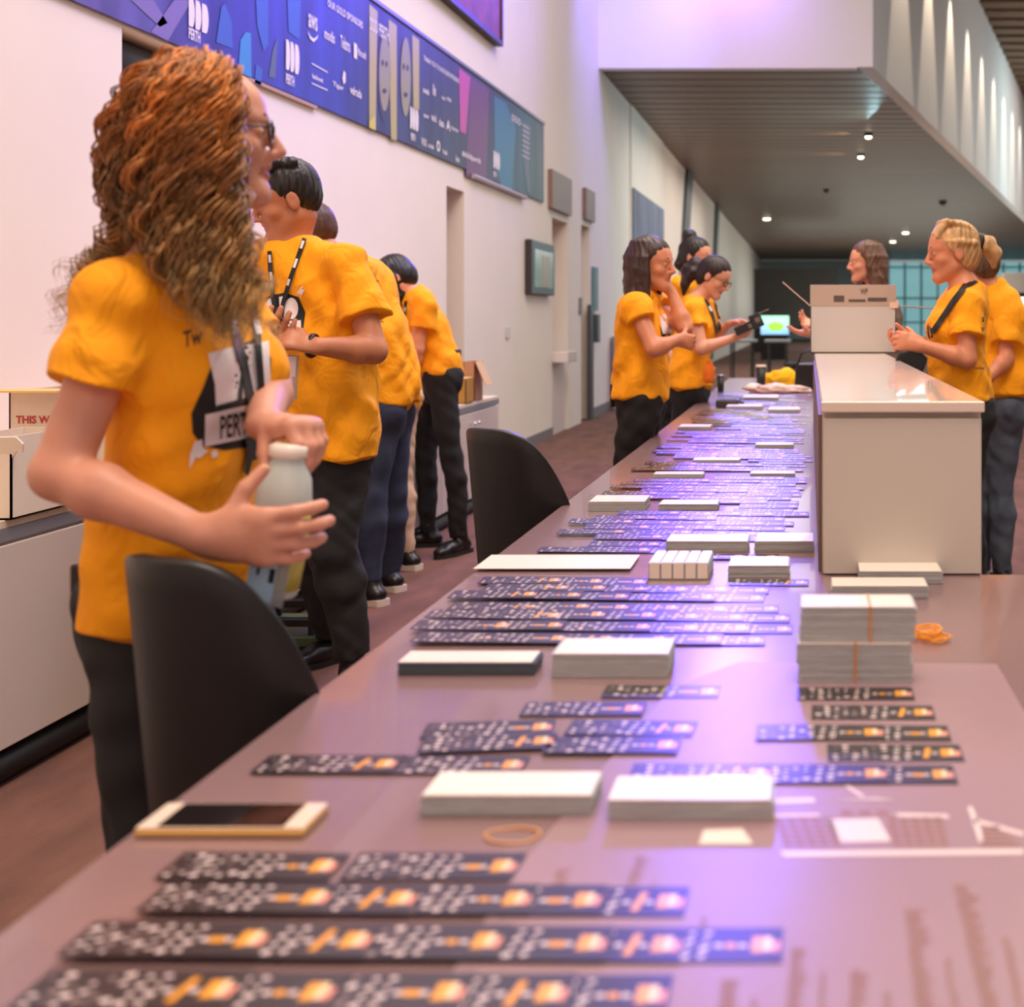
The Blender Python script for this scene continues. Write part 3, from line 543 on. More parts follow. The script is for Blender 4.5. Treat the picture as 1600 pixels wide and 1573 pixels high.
# ---- cartons on the left cabinets
CT = .722
brw = mat('carton_brown', (190, 138, 100), .7, var=.06, vscale=6); crm = mat('carton_cream', (228, 212, 196), .65, var=.03, vscale=5); tan = mat('carton_tan', (226, 184, 112), .65)
def P2(px, py, Y, z): return ((px-VX)/F*Y, Y, z)
def carton(label, px0, px1, Y, py_top, z0, depth, m, name='carton'):
    k = F/Y; x0, x1 = (px0-VX)/k, (px1-VX)/k; z1 = EYE-(py_top-VY)/k
    t = thing(name, label, 'box', ((x0+x1)/2, Y, z0)); 
    for nm, a in (('front_wall', (x0, x1, Y, Y+.005, z0, z1)), ('side_wall', (x0, x0+.005, Y, Y+depth, z0, z1)), ('side_wall', (x1-.005, x1, Y, Y+depth, z0, z1)), ('back_wall', (x0, x1, Y+depth-.005, Y+depth, z0, z1)), ('bottom', (x0, x1, Y, Y+depth, z0, z0+.005))): MB().box(*a).build(nm, m, t)
    return t, x0, x1, z1
Y = 3.98; t, x0, x1, z1 = carton('open cream carton with red THIS lettering, back of left cabinet top', 14, 175, Y, 610, CT+.001, .3, crm)
x0 = max(x0, -2.7)
MB().box(x0-.14, x1-.02, Y-.12, Y, z1, z1+.006, M=rotm('X', -.0, (0, Y, z1))).build('flap', tan, t)
MB().box(x0+.0, x0+.115, Y+.29, Y+.3, z1, z1+.13).build('flap', brw, t)
vs, fs = text_geo('THIS WAY UP', .025); MB().add([(-2.467+u*.19, Y-.002, .938+v*.025) for u, v in vs], fs).build('lettering', mat('red_ink', (190, 40, 30), .6), t)
Y = 3.45; t, x0, x1, z1 = carton('torn edged cream carton at left picture edge, before the lettered carton', -70, 18, Y, 682, CT+.001, .3, crm)
MB().prism([(x1-.16, 0), (x1+.02, 0), (x1+.035, .02), (x1+.03, .045), (x1+.015, .04), (x1, .06), (x1-.1, .05)], -.003, .003, M=Matrix.Translation((0, Y-.01, z1)) @ Matrix.Rotation(-1.3, 4, 'X')).build('torn_flap', crm, t)
Y = 3.765; t, x0, x1, z1 = carton('small flat cream carton under the lettered one at its left', 15, 60, Y, 748, CT+.001, .2, crm)
Y = 4.36; t, x0, x1, z1 = carton('white printed carton mostly hidden behind the curly haired woman arm', 122, 190, Y, 655, CT+.001, .25, mat('carton_plain', (226, 214, 210), .6))
pm = MB()
for i in range(5): pm.box(x0+.03, x1-.02, Y-.002, Y-.001, CT+.05+i*.014, CT+.055+i*.014, MATS['red_ink'])
pm.build('printed_lines', None, t)
Y = 8.30; t, x0, x1, z1 = carton('tall brown open carton on far end of left cabinets', 724, 742, Y, 565, CT+.001, .2, brw)
MB().box(x1, x1+.004, Y, Y+.16, z1-.17, z1, M=rotm('Y', -.42, (x1, 0, z1))).build('flap', mat('carton_pale_brown', (214, 176, 134), .7), t)
Y = 8.06; t, x0, x1, z1 = carton('low tan carton beside bending woman hip on far cabinets', 706, 728, Y, 592, CT+.001, .18, mat('carton_ochre', (176, 128, 54), .7))
MB().box(x0, x1, Y+.0, Y+.18, z1, z1+.005, M=rotm('X', 0.0, (0, Y+.18, z1))).build('lid', tan, t)
o = MB().tube([(-2.35, 8.1, CT+.004), (-2.3, 8.25, CT+.02), (-2.25, 8.35, CT+.006), (-2.22, 8.5, CT+.005)], .006).build('strap', mat('orange_strap', (226, 96, 40), .5), smooth=True); tag(o, 'thin orange strap lying on far end of left cabinets', 'strap')
# ---- tub chairs
def tub_chair(label, cx, cy, ztop, yaw, sc=1.0, rad=.158):
    t = thing('tub_chair', label, 'chair', (cx, cy, 0)); M = Matrix.Translation((cx, cy, 0)) @ Matrix.Rotation(yaw, 4, 'Z') @ Matrix.Scale(sc, 4)
    n, r = 40, 14; vs = []; th = .028
    def P(a, v, out):
        q = max(0, -math.cos(a)); zt = .69+(ztop/sc-.69)*(1-(1-q)**1.8) if q > 0 else .69*(1-.6*math.cos(a))
        z = .34+(zt-.34)*v; k = .80+.20*v; e = th if out else 0; return Vector(((rad+e)*k*math.cos(a)-.03*v*q, (rad+e)*k*math.sin(a), z))
    A0 = 1.5
    for out in (1, 0):
        for i in range(n+1):
            a = A0+(2*PI-2*A0)*i/n
            for j in range(r+1): vs.append(M @ P(a, j/r, out))
    fs = []; N = (n+1)*(r+1); id_ = lambda o, i, j: o*N+i*(r+1)+j
    for i in range(n):
        for j in range(r):
            fs.append((id_(0, i, j), id_(0, i+1, j), id_(0, i+1, j+1), id_(0, i, j+1))); fs.append((id_(1, i, j), id_(1, i, j+1), id_(1, i+1, j+1), id_(1, i+1, j)))
        fs.append((id_(0, i, r), id_(0, i+1, r), id_(1, i+1, r), id_(1, i, r))); fs.append((id_(0, i, 0), id_(1, i, 0), id_(1, i+1, 0), id_(0, i+1, 0)))
    for i in (0, n):
        for j in range(r): fs.append((id_(0, i, j), id_(0, i, j+1), id_(1, i, j+1), id_(1, i, j)) if i == 0 else (id_(0, i, j), id_(1, i, j), id_(1, i, j+1), id_(0, i, j+1)))
    o = MB().add(vs, fs).build('backrest', mat('chair_black', (26, 25, 27), .38, bump=.15, bscale=300), t, smooth=True); md = o.modifiers.new('b', 'BEVEL'); md.width = .006; md.segments = 2; md.limit_method = 'ANGLE'; md.angle_limit = 1
    MB().lathe([(.01, .36), (rad-.058, .36), (rad-.033, .39), (rad-.033, .44), (rad-.048, .465), (.01, .47)], M=M).build('seat', mat('chair_seat', (30, 28, 30), .6), t, smooth=True)
    for i in range(4):
        a = PI/4+i*PI/2; MB().tube([M @ Vector((.09*math.cos(a), .09*math.sin(a), .37)), M @ Vector((.19*math.cos(a), .19*math.sin(a), 0.003))], .012).build('leg', chrome, t, smooth=True)
    return t
tub_chair('black tub chair in front of the curly haired woman, nearest chair', -.80, 1.86, .95, 1.12, 1.0, .125)
tub_chair('black tub chair farther along, its fin shaped side standing alone', -.785, 3.66, .965, .96, 1.0, .145)
# ---------------------------------------------------------------- smooth-blended solids turned into one mesh (people)
def V3(*a): return np.array(a[0] if len(a) == 1 else a, dtype=np.float64)
def nrm(v): v = V3(v); return v/max(1e-9, np.linalg.norm(v))
class Sd:
    def __init__(s): s.p = []
    def C(s, a, b, ra, rb, k=.012, side=None, fl=1.0, cut=None, sub=False): s.p.append(('C', V3(a), V3(b), ra, rb, k, side, fl, cut, sub)); return s
    def E(s, c, r, R=None, k=.012, cut=None, sub=False): s.p.append(('E', V3(c), V3(r), R, None, k, None, 1, cut, sub)); return s
    def chain(s, pts, rs, k=.012, **kw):
        for i in range(len(pts)-1): s.C(pts[i], pts[i+1], rs[i], rs[i+1], k, **kw)
        return s
    def mesh(s, res, noise=None, planes=None):
        lo = []; hi = []
        for q in s.p:
            if q[9]: continue
            r = max(q[3], q[4])*max(1, q[7]) if q[0] == 'C' else max(q[2]); pts = (q[1], q[2]) if q[0] == 'C' else (q[1],)
            for p in pts: lo.append(p-r); hi.append(p+r)
        lo = np.min(lo, 0)-.03; hi = np.max(hi, 0)+.03; n = np.ceil((hi-lo)/res).astype(int)+1
        ax = [lo[i]+res*np.arange(n[i]) for i in range(3)]; V = np.full(n, .1, np.float32)
        for q in s.p:
            k = q[5]; pad = k+3*res
            if q[0] == 'C': r = max(q[3], q[4])*max(1, q[7]); a = np.minimum(q[1], q[2])-r-pad; b = np.maximum(q[1], q[2])+r+pad
            else: r = max(q[2]); a = q[1]-r-pad; b = q[1]+r+pad
            i0 = np.clip(np.floor((a-lo)/res).astype(int), 0, n); i1 = np.clip(np.ceil((b-lo)/res).astype(int)+1, 0, n)
            if np.any(i1 <= i0): continue
            X = ax[0][i0[0]:i1[0]].reshape(-1, 1, 1); Y = ax[1][i0[1]:i1[1]].reshape(1, -1, 1); Z = ax[2][i0[2]:i1[2]].reshape(1, 1, -1)
            if q[0] == 'C':
                A, B = q[1], q[2]; u = B-A; L2 = max(1e-12, u@u); px, py, pz = X-A[0], Y-A[1], Z-A[2]
                t = np.clip((px*u[0]+py*u[1]+pz*u[2])/L2, 0, 1); qx, qy, qz = px-t*u[0], py-t*u[1], pz-t*u[2]; rr = q[3]+(q[4]-q[3])*t
                if q[6] is not None:
                    ud = nrm(u); sd = nrm(q[6]-ud*(q[6]@ud)); fd = np.cross(ud, sd); fl = q[7]
                    qf = qx*fd[0]+qy*fd[1]+qz*fd[2]; d2 = qx*qx+qy*qy+qz*qz; d = (np.sqrt(d2+qf*qf*(1/fl**2-1))-rr)*min(1, fl)
                else: d = np.sqrt(qx*qx+qy*qy+qz*qz)-rr
            else:
                px, py, pz = X-q[1][0], Y-q[1][1], Z-q[1][2]; R = q[3]
                if R is not None: px, py, pz = (px*R[0][i]+py*R[1][i]+pz*R[2][i] for i in range(3))
                d = (np.sqrt((px/q[2][0])**2+(py/q[2][1])**2+(pz/q[2][2])**2)-1)*min(q[2])
            if q[8]:
                for (pp, nn) in q[8]: d = np.maximum(d, (X-pp[0])*nn[0]+(Y-pp[1])*nn[1]+(Z-pp[2])*nn[2])
            W_ = V[i0[0]:i1[0], i0[1]:i1[1], i0[2]:i1[2]]
            if q[9]: d = -d; h = np.clip(.5+.5*(d-W_)/k, 0, 1); W_[...] = W_+(d-W_)*h+k*h*(1-h)
            else: h = np.clip(.5+.5*(W_-d)/k, 0, 1); W_[...] = W_+(d-W_)*h-k*h*(1-h)
        X = ax[0].reshape(-1, 1, 1); Y = ax[1].reshape(1, -1, 1); Z = ax[2].reshape(1, 1, -1)
        if noise: V += noise(X, Y, Z).astype(np.float32)
        for (pp, nn) in planes or (): V = np.maximum(V, ((X-pp[0])*nn[0]+(Y-pp[1])*nn[1]+(Z-pp[2])*nn[2]).astype(np.float32))
        return nets(V, lo, res)
def nets(V, o, h):
    s = V < 0; c = np.zeros(np.array(V.shape)-1, np.int8); sl = lambda d, n: slice(d, n-1+d)
    nx, ny, nz = V.shape; cor = [(i, j, k) for i in (0, 1) for j in (0, 1) for k in (0, 1)]
    for i, j, k in cor: c += s[sl(i, nx), sl(j, ny), sl(k, nz)]
    act = (c > 0) & (c < 8); I = np.argwhere(act); idx = np.full(act.shape, -1, np.int64); idx[act] = np.arange(len(I))
    acc = np.zeros((len(I), 3)); cnt = np.zeros(len(I)); val = {q: V[I[:, 0]+q[0], I[:, 1]+q[1], I[:, 2]+q[2]] for q in cor}
    for a in range(3):
        for q in cor:
            if q[a]: continue
            r = tuple(q[i]+(i == a) for i in range(3)); va, vb = val[q], val[r]; m = (va < 0) != (vb < 0)
            t = np.where(m, va/np.where(m, va-vb, 1), 0); p = np.tile(np.array(q, float), (len(I), 1)); p[:, a] += t; acc[m] += p[m]; cnt[m] += 1
    vs = (I+acc/cnt[:, None])*h+o; fs = []
    for a in range(3):
        b_, c_ = (a+1) % 3, (a+2) % 3; sa = [slice(None)]*3; sb = [slice(None)]*3; sa[a] = slice(0, -1); sb[a] = slice(1, None)
        for x in (b_, c_): sa[x] = slice(1, -1); sb[x] = slice(1, -1)
        A, B = s[tuple(sa)], s[tuple(sb)]; E = np.argwhere(A != B); fl = A[A != B]
        E[:, b_] += 1; E[:, c_] += 1
        def g(db, dc): Q = E.copy(); Q[:, b_] += db; Q[:, c_] += dc; return idx[Q[:, 0], Q[:, 1], Q[:, 2]]
        q = np.stack([g(-1, -1), g(0, -1), g(0, 0), g(-1, 0)], 1); q[~fl] = q[~fl][:, ::-1]; fs.append(q)
    return vs, np.concatenate(fs)
def npmesh(name, vs, fs, m, parent=None, mats=None):
    me = bpy.data.meshes.new(name); me.vertices.add(len(vs)); me.vertices.foreach_set('co', vs.astype(np.float32).ravel())
    k = fs.shape[1]; me.loops.add(len(fs)*k); me.loops.foreach_set('vertex_index', fs.astype(np.int32).ravel()); me.polygons.add(len(fs))
    me.polygons.foreach_set('loop_start', np.arange(0, len(fs)*k, k, dtype=np.int32)); me.polygons.foreach_set('use_smooth', np.ones(len(fs), bool))
    for q in (mats or [m]): me.materials.append(q)
    me.update(calc_edges=True); o = bpy.data.objects.new(name, me); COL.objects.link(o)
    if parent: o.parent = parent; o.matrix_parent_inverse = Matrix.Translation(-Vector(parent.location))
    return o
def folds(amp, seed, f=1.0, axis=(0, 0, 1)):
    R = np.random.default_rng(seed); W1 = R.normal(size=(5, 3)); ph = R.uniform(0, 6.28, 10)
    def fn(X, Y, Z):
        v = -amp*.5
        for i in range(5):
            w = W1[i]/np.linalg.norm(W1[i])*(24+15*i)*f; q = R_w[i]
            v = v+amp*np.sin(w[0]*X+w[1]*Y+w[2]*Z+ph[i]+1.6*np.sin(q[0]*X+q[1]*Y+q[2]*Z+ph[i+5]))*(1/(1+.45*i))
        return v
    R_w = [W1[i][[1, 2, 0]]*11*f for i in range(5)]; return fn
def skin_mat(name, c):
    m = mat(name, c, .48, var=.07, vscale=14, bump=.08, bscale=180); b = m.node_tree.nodes['Principled BSDF']
    b.inputs['Subsurface Weight'].default_value = .12; b.inputs['Subsurface Radius'].default_value = (.012, .005, .003); b.inputs['Subsurface Scale'].default_value = .6; return m
shirtm = mat('shirt_yellow', (255, 166, 0), .85, var=.04, vscale=9, bump=.9, bscale=13, stretch=(1, 1, .7))
for n_ in shirtm.node_tree.nodes:
    if n_.type == 'BUMP': n_.inputs['Distance'].default_value = .016
    if n_.type == 'TEX_NOISE' and n_.inputs['Scale'].default_value == 13: n_.inputs['Detail'].default_value = 2; n_.inputs['Distortion'].default_value = 1.2
trs_black = mat('trousers_black', (22, 21, 24), .8, bump=.2, bscale=200); trs_jean = mat('jeans_dark', (44, 52, 76), .8, var=.3, vscale=14, bump=.2, bscale=200)
lipm = mat('lips', (184, 108, 100), .45); eyew = mat('eye_white', (186, 174, 168), .45); irism = mat('iris', (50, 62, 66), .15); browm = mat('brow_dark', (50, 32, 24), .8)
def stand(x, y, h=1.7, yaw=0, lean=0, headlean=0, z=0, wide=1.0):
    """joint positions of a standing figure; yaw 0 faces +X, 90 faces +Y; lean bends at the hips"""
    s = h/1.7; a = math.radians(yaw); Fd = V3(math.cos(a), math.sin(a), 0); Rd = V3(math.sin(a), -math.cos(a), 0); U = V3(0, 0, 1); o = V3(x, y, z); L = math.radians(lean); HL = math.radians(headlean)
    def w(r, f, z_, b=True, hl=False):
        if b and z_ > .93: q = z_-.93; f, z_ = f*math.cos(L)+q*math.sin(L), .93+q*math.cos(L)-f*math.sin(L)
        return o+s*(r*Rd+f*Fd+z_*U)
    J = dict(P=w(0, 0, .95), W=w(0, 0, 1.1), C=w(0, .0, 1.27), N=w(0, -.015, 1.43), F=Fd, R=Rd, s=s)
    for k, q in (('R', 1), ('L', -1)):
        J['sh'+k] = w(q*.165*wide, -.005, 1.375); J['el'+k] = w(q*.21*wide, -.01, 1.10); J['wr'+k] = w(q*.2*wide, .12, .9)
        J['hi'+k] = w(q*.085, 0, .89, False); J['kn'+k] = w(q*.095, .02, .49, False); J['an'+k] = w(q*.1, -.02, .09, False)
    up = V3(0, 0, 1)*math.cos(L)+Fd*math.sin(L); J['H'] = J['N']+s*(up*.13+Fd*.035*math.cos(L)); J['up'] = up
    return J
def head_prims(S_, H, hf, hup, hs=1.0, female=True):
    f = nrm(hf); u = nrm(V3(hup)-f*(V3(hup)@f)); r = np.cross(f, u); R = np.stack([r, f, u], 1)
    T = lambda x, y, z: V3(H)+hs*(r*x+f*y+u*z)
    e = lambda c, rad, k=.015, **kw: S_.E(T(*c), V3(rad)*hs, R, k*hs, **kw); c = lambda a, b, ra, rb, k=.012, **kw: S_.C(T(*a), T(*b), ra*hs, rb*hs, k*hs, **kw)
    e((0, -.015, .04), (.073, .092, .083)); e((0, .025, -.02), (.057, .06, .08), .03); e((0, .03, .045), (.058, .05, .045), .03)
    c((0, .02, -.055), (0, .064, -.090), .046, .021, .03)
    for q in (1, -1):
        c((q*.048, -.005, -.052), (q*.014, .068, -.096), .018, .014, .025); e((q*.038, .055, -.022), (.022, .022, .018), .02)
        c((q*.012, .079, .026), (q*.042, .066, .026), .011, .010, .014)
        S_.E(T(q*.031, .098, .006), V3(.019, .017, .012)*hs, R, .010*hs, sub=True); e((q*.031, .0735, .005), (.0145, .012, .0115), .004)
        e((q*.076, -.012, -.005), (.009, .019, .031), .006); S_.E(T(q*.086, -.008, .0), V3(.006, .010, .018)*hs, R, .005*hs, sub=True)
        e((q*.011, .093, -.030), (.0085, .011, .0075), .007)
        c((0, .0860, -.0515), (q*.018, .079, -.0565), .0055, .0035, .006); c((0, .0848, -.0635), (q*.016, .078, -.0595), .0060, .004, .006)
    c((0, .084, .020), (0, .108, -.024), .0085, .0105, .010); e((0, .080, -.042), (.018, .012, .010), .012)
    e((0, .072, -.092), (.016, .013, .013), .02)
    S_.C(T(-.022, .0915, -.0575), T(.022, .0915, -.0575), .0022*hs, .0022*hs, .004*hs, sub=True)
    return R, T
def hand_prims(S_, w, d, n, thumb_sign, curls=(20, 35, 25), spread=.12, thumb=(.55, .6, .35), sc=1.0, k=.004, fcurl=None):
    """palm plus five separate fingers; curls in degrees bend the three joints towards the palm side n"""
    w = V3(w); d = nrm(d); n = nrm(V3(n)-d*(V3(n)@d)); t = np.cross(d, n)*thumb_sign
    S_.C(w, w+d*.03*sc, .0235*sc, .027*sc, .012, side=t, fl=.72); S_.C(w+d*.025*sc, w+d*.058*sc, .030*sc, .037*sc, .014, side=t, fl=.38); S_.C(w+d*.076*sc+t*.022*sc, w+d*.074*sc-t*.024*sc, .0135*sc, .0115*sc, .014)
    S_.C(w+d*.02*sc+t*.016*sc+n*.006, w+d*.055*sc+t*.026*sc+n*.008, .014*sc, .013*sc, .012)
    for i, (o, L, r) in enumerate(((.029, .076, .0088), (.0095, .083, .0090), (-.0105, .077, .0085), (-.029, .060, .0074))):
        p = w+d*(.084-.004*abs(i-1.2))*sc+t*o*sc; dd = nrm(d+t*spread*(1.4-i)*.8); nn = nrm(n-dd*(n@dd)); a = 0; cr = fcurl[i] if fcurl else curls; L *= sc; r *= sc
        for j, (f_, c_) in enumerate(zip((.44, .31, .25), cr)):
            a += math.radians(c_); v = dd*math.cos(a)+nn*math.sin(a); q = p+v*L*f_; S_.C(p, q, r*1.16*(1-.07*j), r*1.16*(1-.07*(j+1)), k if j else .006); p = q
    p = w+d*.030*sc+t*.026*sc+n*.006*sc; v = nrm(d*thumb[0]+t*thumb[1]+n*thumb[2]); q = p+v*.040*sc; S_.C(p, q, .0128*sc, .0108*sc, .008)
    v2 = nrm(v+n*.35+d*.3); S_.C(q, q+v2*.032*sc, .0105*sc, .0085*sc, .004)
def person(label, J, hf, skin=(226, 170, 140), female=True, res=.006, shirt=shirtm, trs=trs_black, tw=1.0, td=1.0, shoes='boot', hands=None, sleeve=.52, hem=.10, loose=0.0, seed=1, legr=1.0, headscale=1.0, hup=None, lips=lipm, body_legs=True, brow=browm, longsleeve=False, shoe_mat=None, bust=1.0, waist_r=.132, dropneck=0):
    s = J['s']; base = (J['anR']+J['anL'])/2; root = thing('person', label, 'person', (base[0], base[1], 0)); out = {'root': root}
    sd = nrm(J['shR']-J['shL']); sp = nrm(J['hiR']-J['hiL']); S_ = Sd(); hs = s**.5*headscale; hup = hup if hup is not None else J['up']
    R, T = head_prims(S_, J['H'], hf, hup, hs, female); nr = (.046 if female else .055)*hs
    Ft = nrm(np.cross(V3(0, 0, 1), sd)); Ft = Ft if Ft@J['F'] > 0 else -Ft
    S_.C(J['N']-J['up']*.03, T(0, -.022, -.05), nr*1.1, nr, .02); S_.C(J['N']-J['up']*.02*s, J['N']-J['up']*.06*s, .06*s, .09*s, .04, side=sd, fl=.7)
    wr = waist_r
    for a, b, ra, rb in (('N', 'C', .11, .14), ('C', 'W', .14, wr-.01), ('W', 'P', wr-.01, .15)):
        S_.C(J[a]-(J['up']*.08*s if a == 'N' else 0), J[b], ra*s*tw, rb*s*tw, .04, side=sd, fl=.62)
    for q in 'RL':
        sh, el, w_ = J['sh'+q], J['el'+q], J['wr'+q]; S_.C(J['N']-J['up']*.085*s, sh-J['up']*.01, .034*s, .038*s, .03)
        ar = (1.0 if female else 1.12)*s; S_.C(sh, el, .041*ar, .036*ar, .02); m = el+(w_-el)*.28; S_.C(el, m, .035*ar, .038*ar, .015); S_.C(m, w_, .038*ar, .0235*ar, .015)
        hd = (hands or {}).get(q)
        if hd is None: d = nrm(w_-el); hand_prims(S_, w_, d, -sd*(1 if q == 'R' else -1), 1 if q == 'R' else -1, sc=s*.98)
        elif hd != 'none': hand_prims(S_, w_, hd['d'], hd['n'], 1 if q == 'R' else -1, sc=s*hd.get('sc', .98), **{k: v for k, v in hd.items() if k not in 'dnsc'})
    vs, fs = S_.mesh(res); sk = skin_mat('skin_%d_%d_%d' % skin, skin); o = npmesh('body', vs, fs, sk, root, [sk, lips]); out['body'] = o
    cen = vs[fs].mean(1)-V3(J['H']); loc = cen@R/hs; m = (np.abs(loc[:, 0]) < .023) & (loc[:, 1] > .074) & (np.abs(loc[:, 2]+.0575) < .0125-.30*np.abs(loc[:, 0])) & (loc[:, 1] < .11)
    o.data.polygons.foreach_set('material_index', m.astype(np.int32))
    for q in (1, -1):                                                  # eyes and brows
        b = MB(); c0 = T(q*.031, .0738, .0050); M = Matrix(((*R[0], c0[0]), (*R[1], c0[1]), (*R[2], c0[2]), (0, 0, 0, 1)))
        b.ell((0, 0, 0), (.0118*hs, .0128*hs, .0078*hs), eyew, 14, 10, M); b.ell((0, .0085*hs, 0), (.0052*hs, .0050*hs, .0052*hs), irism, 10, 6, M); b.build('eye', None, root, smooth=True)
        MB().tube([T(q*x, y, z) for x, y, z in ((.012, .0905, .029), (.026, .087, .034), (.042, .074, .030))], [.0018*hs, .0026*hs, .001*hs], seg=6).build('eyebrow', brow, root, smooth=True)
    # shirt
    B = Sd(); lo = .013+loose; hemP = J['P']-V3(0, 0, 1)*hem*s
    B.C(J['N']-J['up']*.085*s, J['C'], (.115+lo*.4)*s*tw, (.150+lo)*s*tw, .04, side=sd, fl=.66*td); B.C(J['C'], J['W'], (.150+lo)*s*tw, (wr+lo)*s*tw, .05, side=sd, fl=.66*td)
    B.C(J['W'], J['P'], (wr+lo)*s*tw, (.158+lo)*s*tw, .05, side=sd, fl=.68*td); B.C(J['P'], hemP, (.158+lo)*s*tw, (.168+lo)*s*tw, .05, side=sp, fl=.70*td, cut=[(hemP-V3(0, 0, .0), V3(0, 0, -1))])
    B.C(J['N']-J['up']*.035*s, J['N']-J['up']*.085*s, .058*s, .085*s, .03, side=sd, fl=.8)
    if female:
        for q in (1, -1): B.E(J['C']+Ft*.062*s*td+sd*q*.068*s-J['up']*.01, V3(.062, .062, .058)*s*bust, None, .04)
    for q in 'RL':
        sh, el, w_ = J['sh'+q], J['el'+q], J['wr'+q]; B.C(J['N']-J['up']*.075*s, sh, .052*s, .060*s, .035)
        se = sh+(el-sh)*sleeve; a_ = nrm(el-sh); wd = 1+loose*5
        if longsleeve: B.C(sh, el, .062*s, .052*s, .02); B.C(el, w_-nrm(w_-el)*.02, .052*s, .036*s, .02, cut=[(w_-nrm(w_-el)*.015, nrm(w_-el))])
        else: B.C(sh, se, .061*s, .067*s*wd, .022, cut=[(se, a_)])
    B.C(J['N']+(T(0, -.02, -.05)-J['N'])*.05, J['N']+(T(0, -.02, -.05)-J['N'])*.9, nr+.008, nr+.02, .012, sub=True)
    vs, fs = B.mesh(res, folds(.0040 if res < .005 else .0050, seed)); out['shirt'] = npmesh('shirt' if not longsleeve else 'jacket', vs, fs, shirt, root)
    if not longsleeve:
        nc = J['N']-J['up']*.005; ring = [nc+(nr+.012)*(sd*math.cos(t)+Ft*math.sin(t)*1.08)+J['up']*(-.012-.022*math.sin(t)) for t in np.linspace(0, 2*PI, 24, endpoint=False)]
        MB().tube(ring, .0075, seg=8, closed=True).build('collar', shirt, root, smooth=True)
    # trousers
    Q = Sd(); Q.C(J['P']+V3(0, 0, .03), (J['hiR']+J['hiL'])/2, .135*s*tw, .150*s*tw, .03, side=sp, fl=.66); lr = legr*s
    for q in 'RL':
        hi, kn, an = J['hi'+q], J['kn'+q], J['an'+q]; Q.C(hi, kn, .092*lr*tw**.5, .062*lr, .03); m = kn+(an-kn)*.3-nrm(J['F'])*.012; Q.C(kn, m, .060*lr, .060*lr, .02); e_ = an+V3(0, 0, .0)
        Q.C(m, e_, .060*lr, .044*lr, .02, cut=[(e_, nrm(e_-m))]); Q.E(hi-J['F']*.045*s+V3(0, 0, .0), V3(.07, .07, .08)*s*tw**.5, None, .04)
    vs, fs = Q.mesh(res*1.2, folds(.0035, seed+50, 1.3)); out['trousers'] = npmesh('trousers', vs, fs, trs, root)
    smt = shoe_mat or mat('shoe_black', (20, 18, 18), .35); sole = mat('sole_black', (30, 26, 24), .7) if shoes == 'boot' else mat('sole_white', (220, 205, 190), .6)
    for q in 'RL':
        an = J['an'+q].copy(); an[2] = 0; fd = nrm(J.get('foot'+q, J['F'])); X_ = Sd(); g = an-fd*.045*s; sd2 = np.cross(V3(0, 0, 1), fd)
        X_.C(g+V3(0, 0, .045), an+fd*.07*s+V3(0, 0, .045), .038*s, .042*s, .02, side=sd2, fl=.9); X_.C(an+fd*.06*s+V3(0, 0, .04), an+fd*.15*s+V3(0, 0, .032), .042*s, .036*s, .02, side=sd2, fl=.75)
        X_.C(g+V3(0, 0, .05)+fd*.02, J['an'+q]+V3(0, 0, .05 if shoes == 'boot' else .01), .038*s, .042*s, .02)
        vs, fs = X_.mesh(.006, None, [(V3(0, 0, .014), V3(0, 0, -1))]); sh_ = npmesh('boot' if shoes == 'boot' else 'sneaker', vs, fs, smt, root)
        b = MB(); pts = [tuple((an+fd*(f_)*s+sd2*r_*s)[:2]) for f_, r_ in ((-.085, -.02), (-.08, -.034), (0, -.04), (.08, -.046), (.15, -.036), (.187, -.012), (.187, .012), (.15, .036), (.08, .046), (0, .04), (-.08, .034), (-.085, .02))]
        b.prism(pts, .001, .022 if shoes == 'boot' else .03).build('sole', sole, sh_)
    out.update(R=R, T=T, hs=hs, J=J, Ft=Ft, sd=sd); return out
def hair_mesh(p, name, prims, m, res=.005, groove=.0016, seed=3, freq=260):
    """prims: list of ('C'|'E', ...) in head-local coordinates, or world ones marked 'W'"""
    S_ = Sd(); T = p['T']; hs = p['hs']; R = p['R']
    for q in prims:
        if q[0] == 'E': S_.E(T(*q[1]), V3(q[2])*hs, R, q[3]*hs if len(q) > 3 else .01, cut=[(T(*a), R@V3(b)) for a, b in q[4]] if len(q) > 4 else None)
        elif q[0] == 'L': S_.chain([T(*a) for a in q[1]], [r*hs for r in q[2]], q[3] if len(q) > 3 else .006)
        elif q[0] == 'LW': S_.chain([V3(a) for a in q[1]], q[2], q[3] if len(q) > 3 else .006)
    u = R[:, 2]; r = R[:, 0]; f = R[:, 1]; H = V3(p['J']['H'])
    def g(X, Y, Z):
        x = (X-H[0])*r[0]+(Y-H[1])*r[1]+(Z-H[2])*r[2]; y = (X-H[0])*f[0]+(Y-H[1])*f[1]+(Z-H[2])*f[2]; z = (X-H[0])*u[0]+(Y-H[1])*u[1]+(Z-H[2])*u[2]
        a = np.arctan2(x, y+.02+.3*z); return groove*np.sin(a*22+8*z+2*np.sin(30*z))+groove*.7*np.sin(a*41+3)
    vs, fs = S_.mesh(res, g); return npmesh(name, vs, fs, m, p['root'])
CUT = [((0, .062, .066), (0, .8, -.6))]
CAP = [('E', (0, -.018, .042), (.084, .104, .094), .01, CUT), ('E', (0, -.045, .0), (.078, .078, .09), .01, CUT)]
def hair_mat(name, c): return mat(name, tuple(int(v*.78) for v in c), .42, var=.35, vscale=55, bump=.5, bscale=120, stretch=(1, 1, .18))
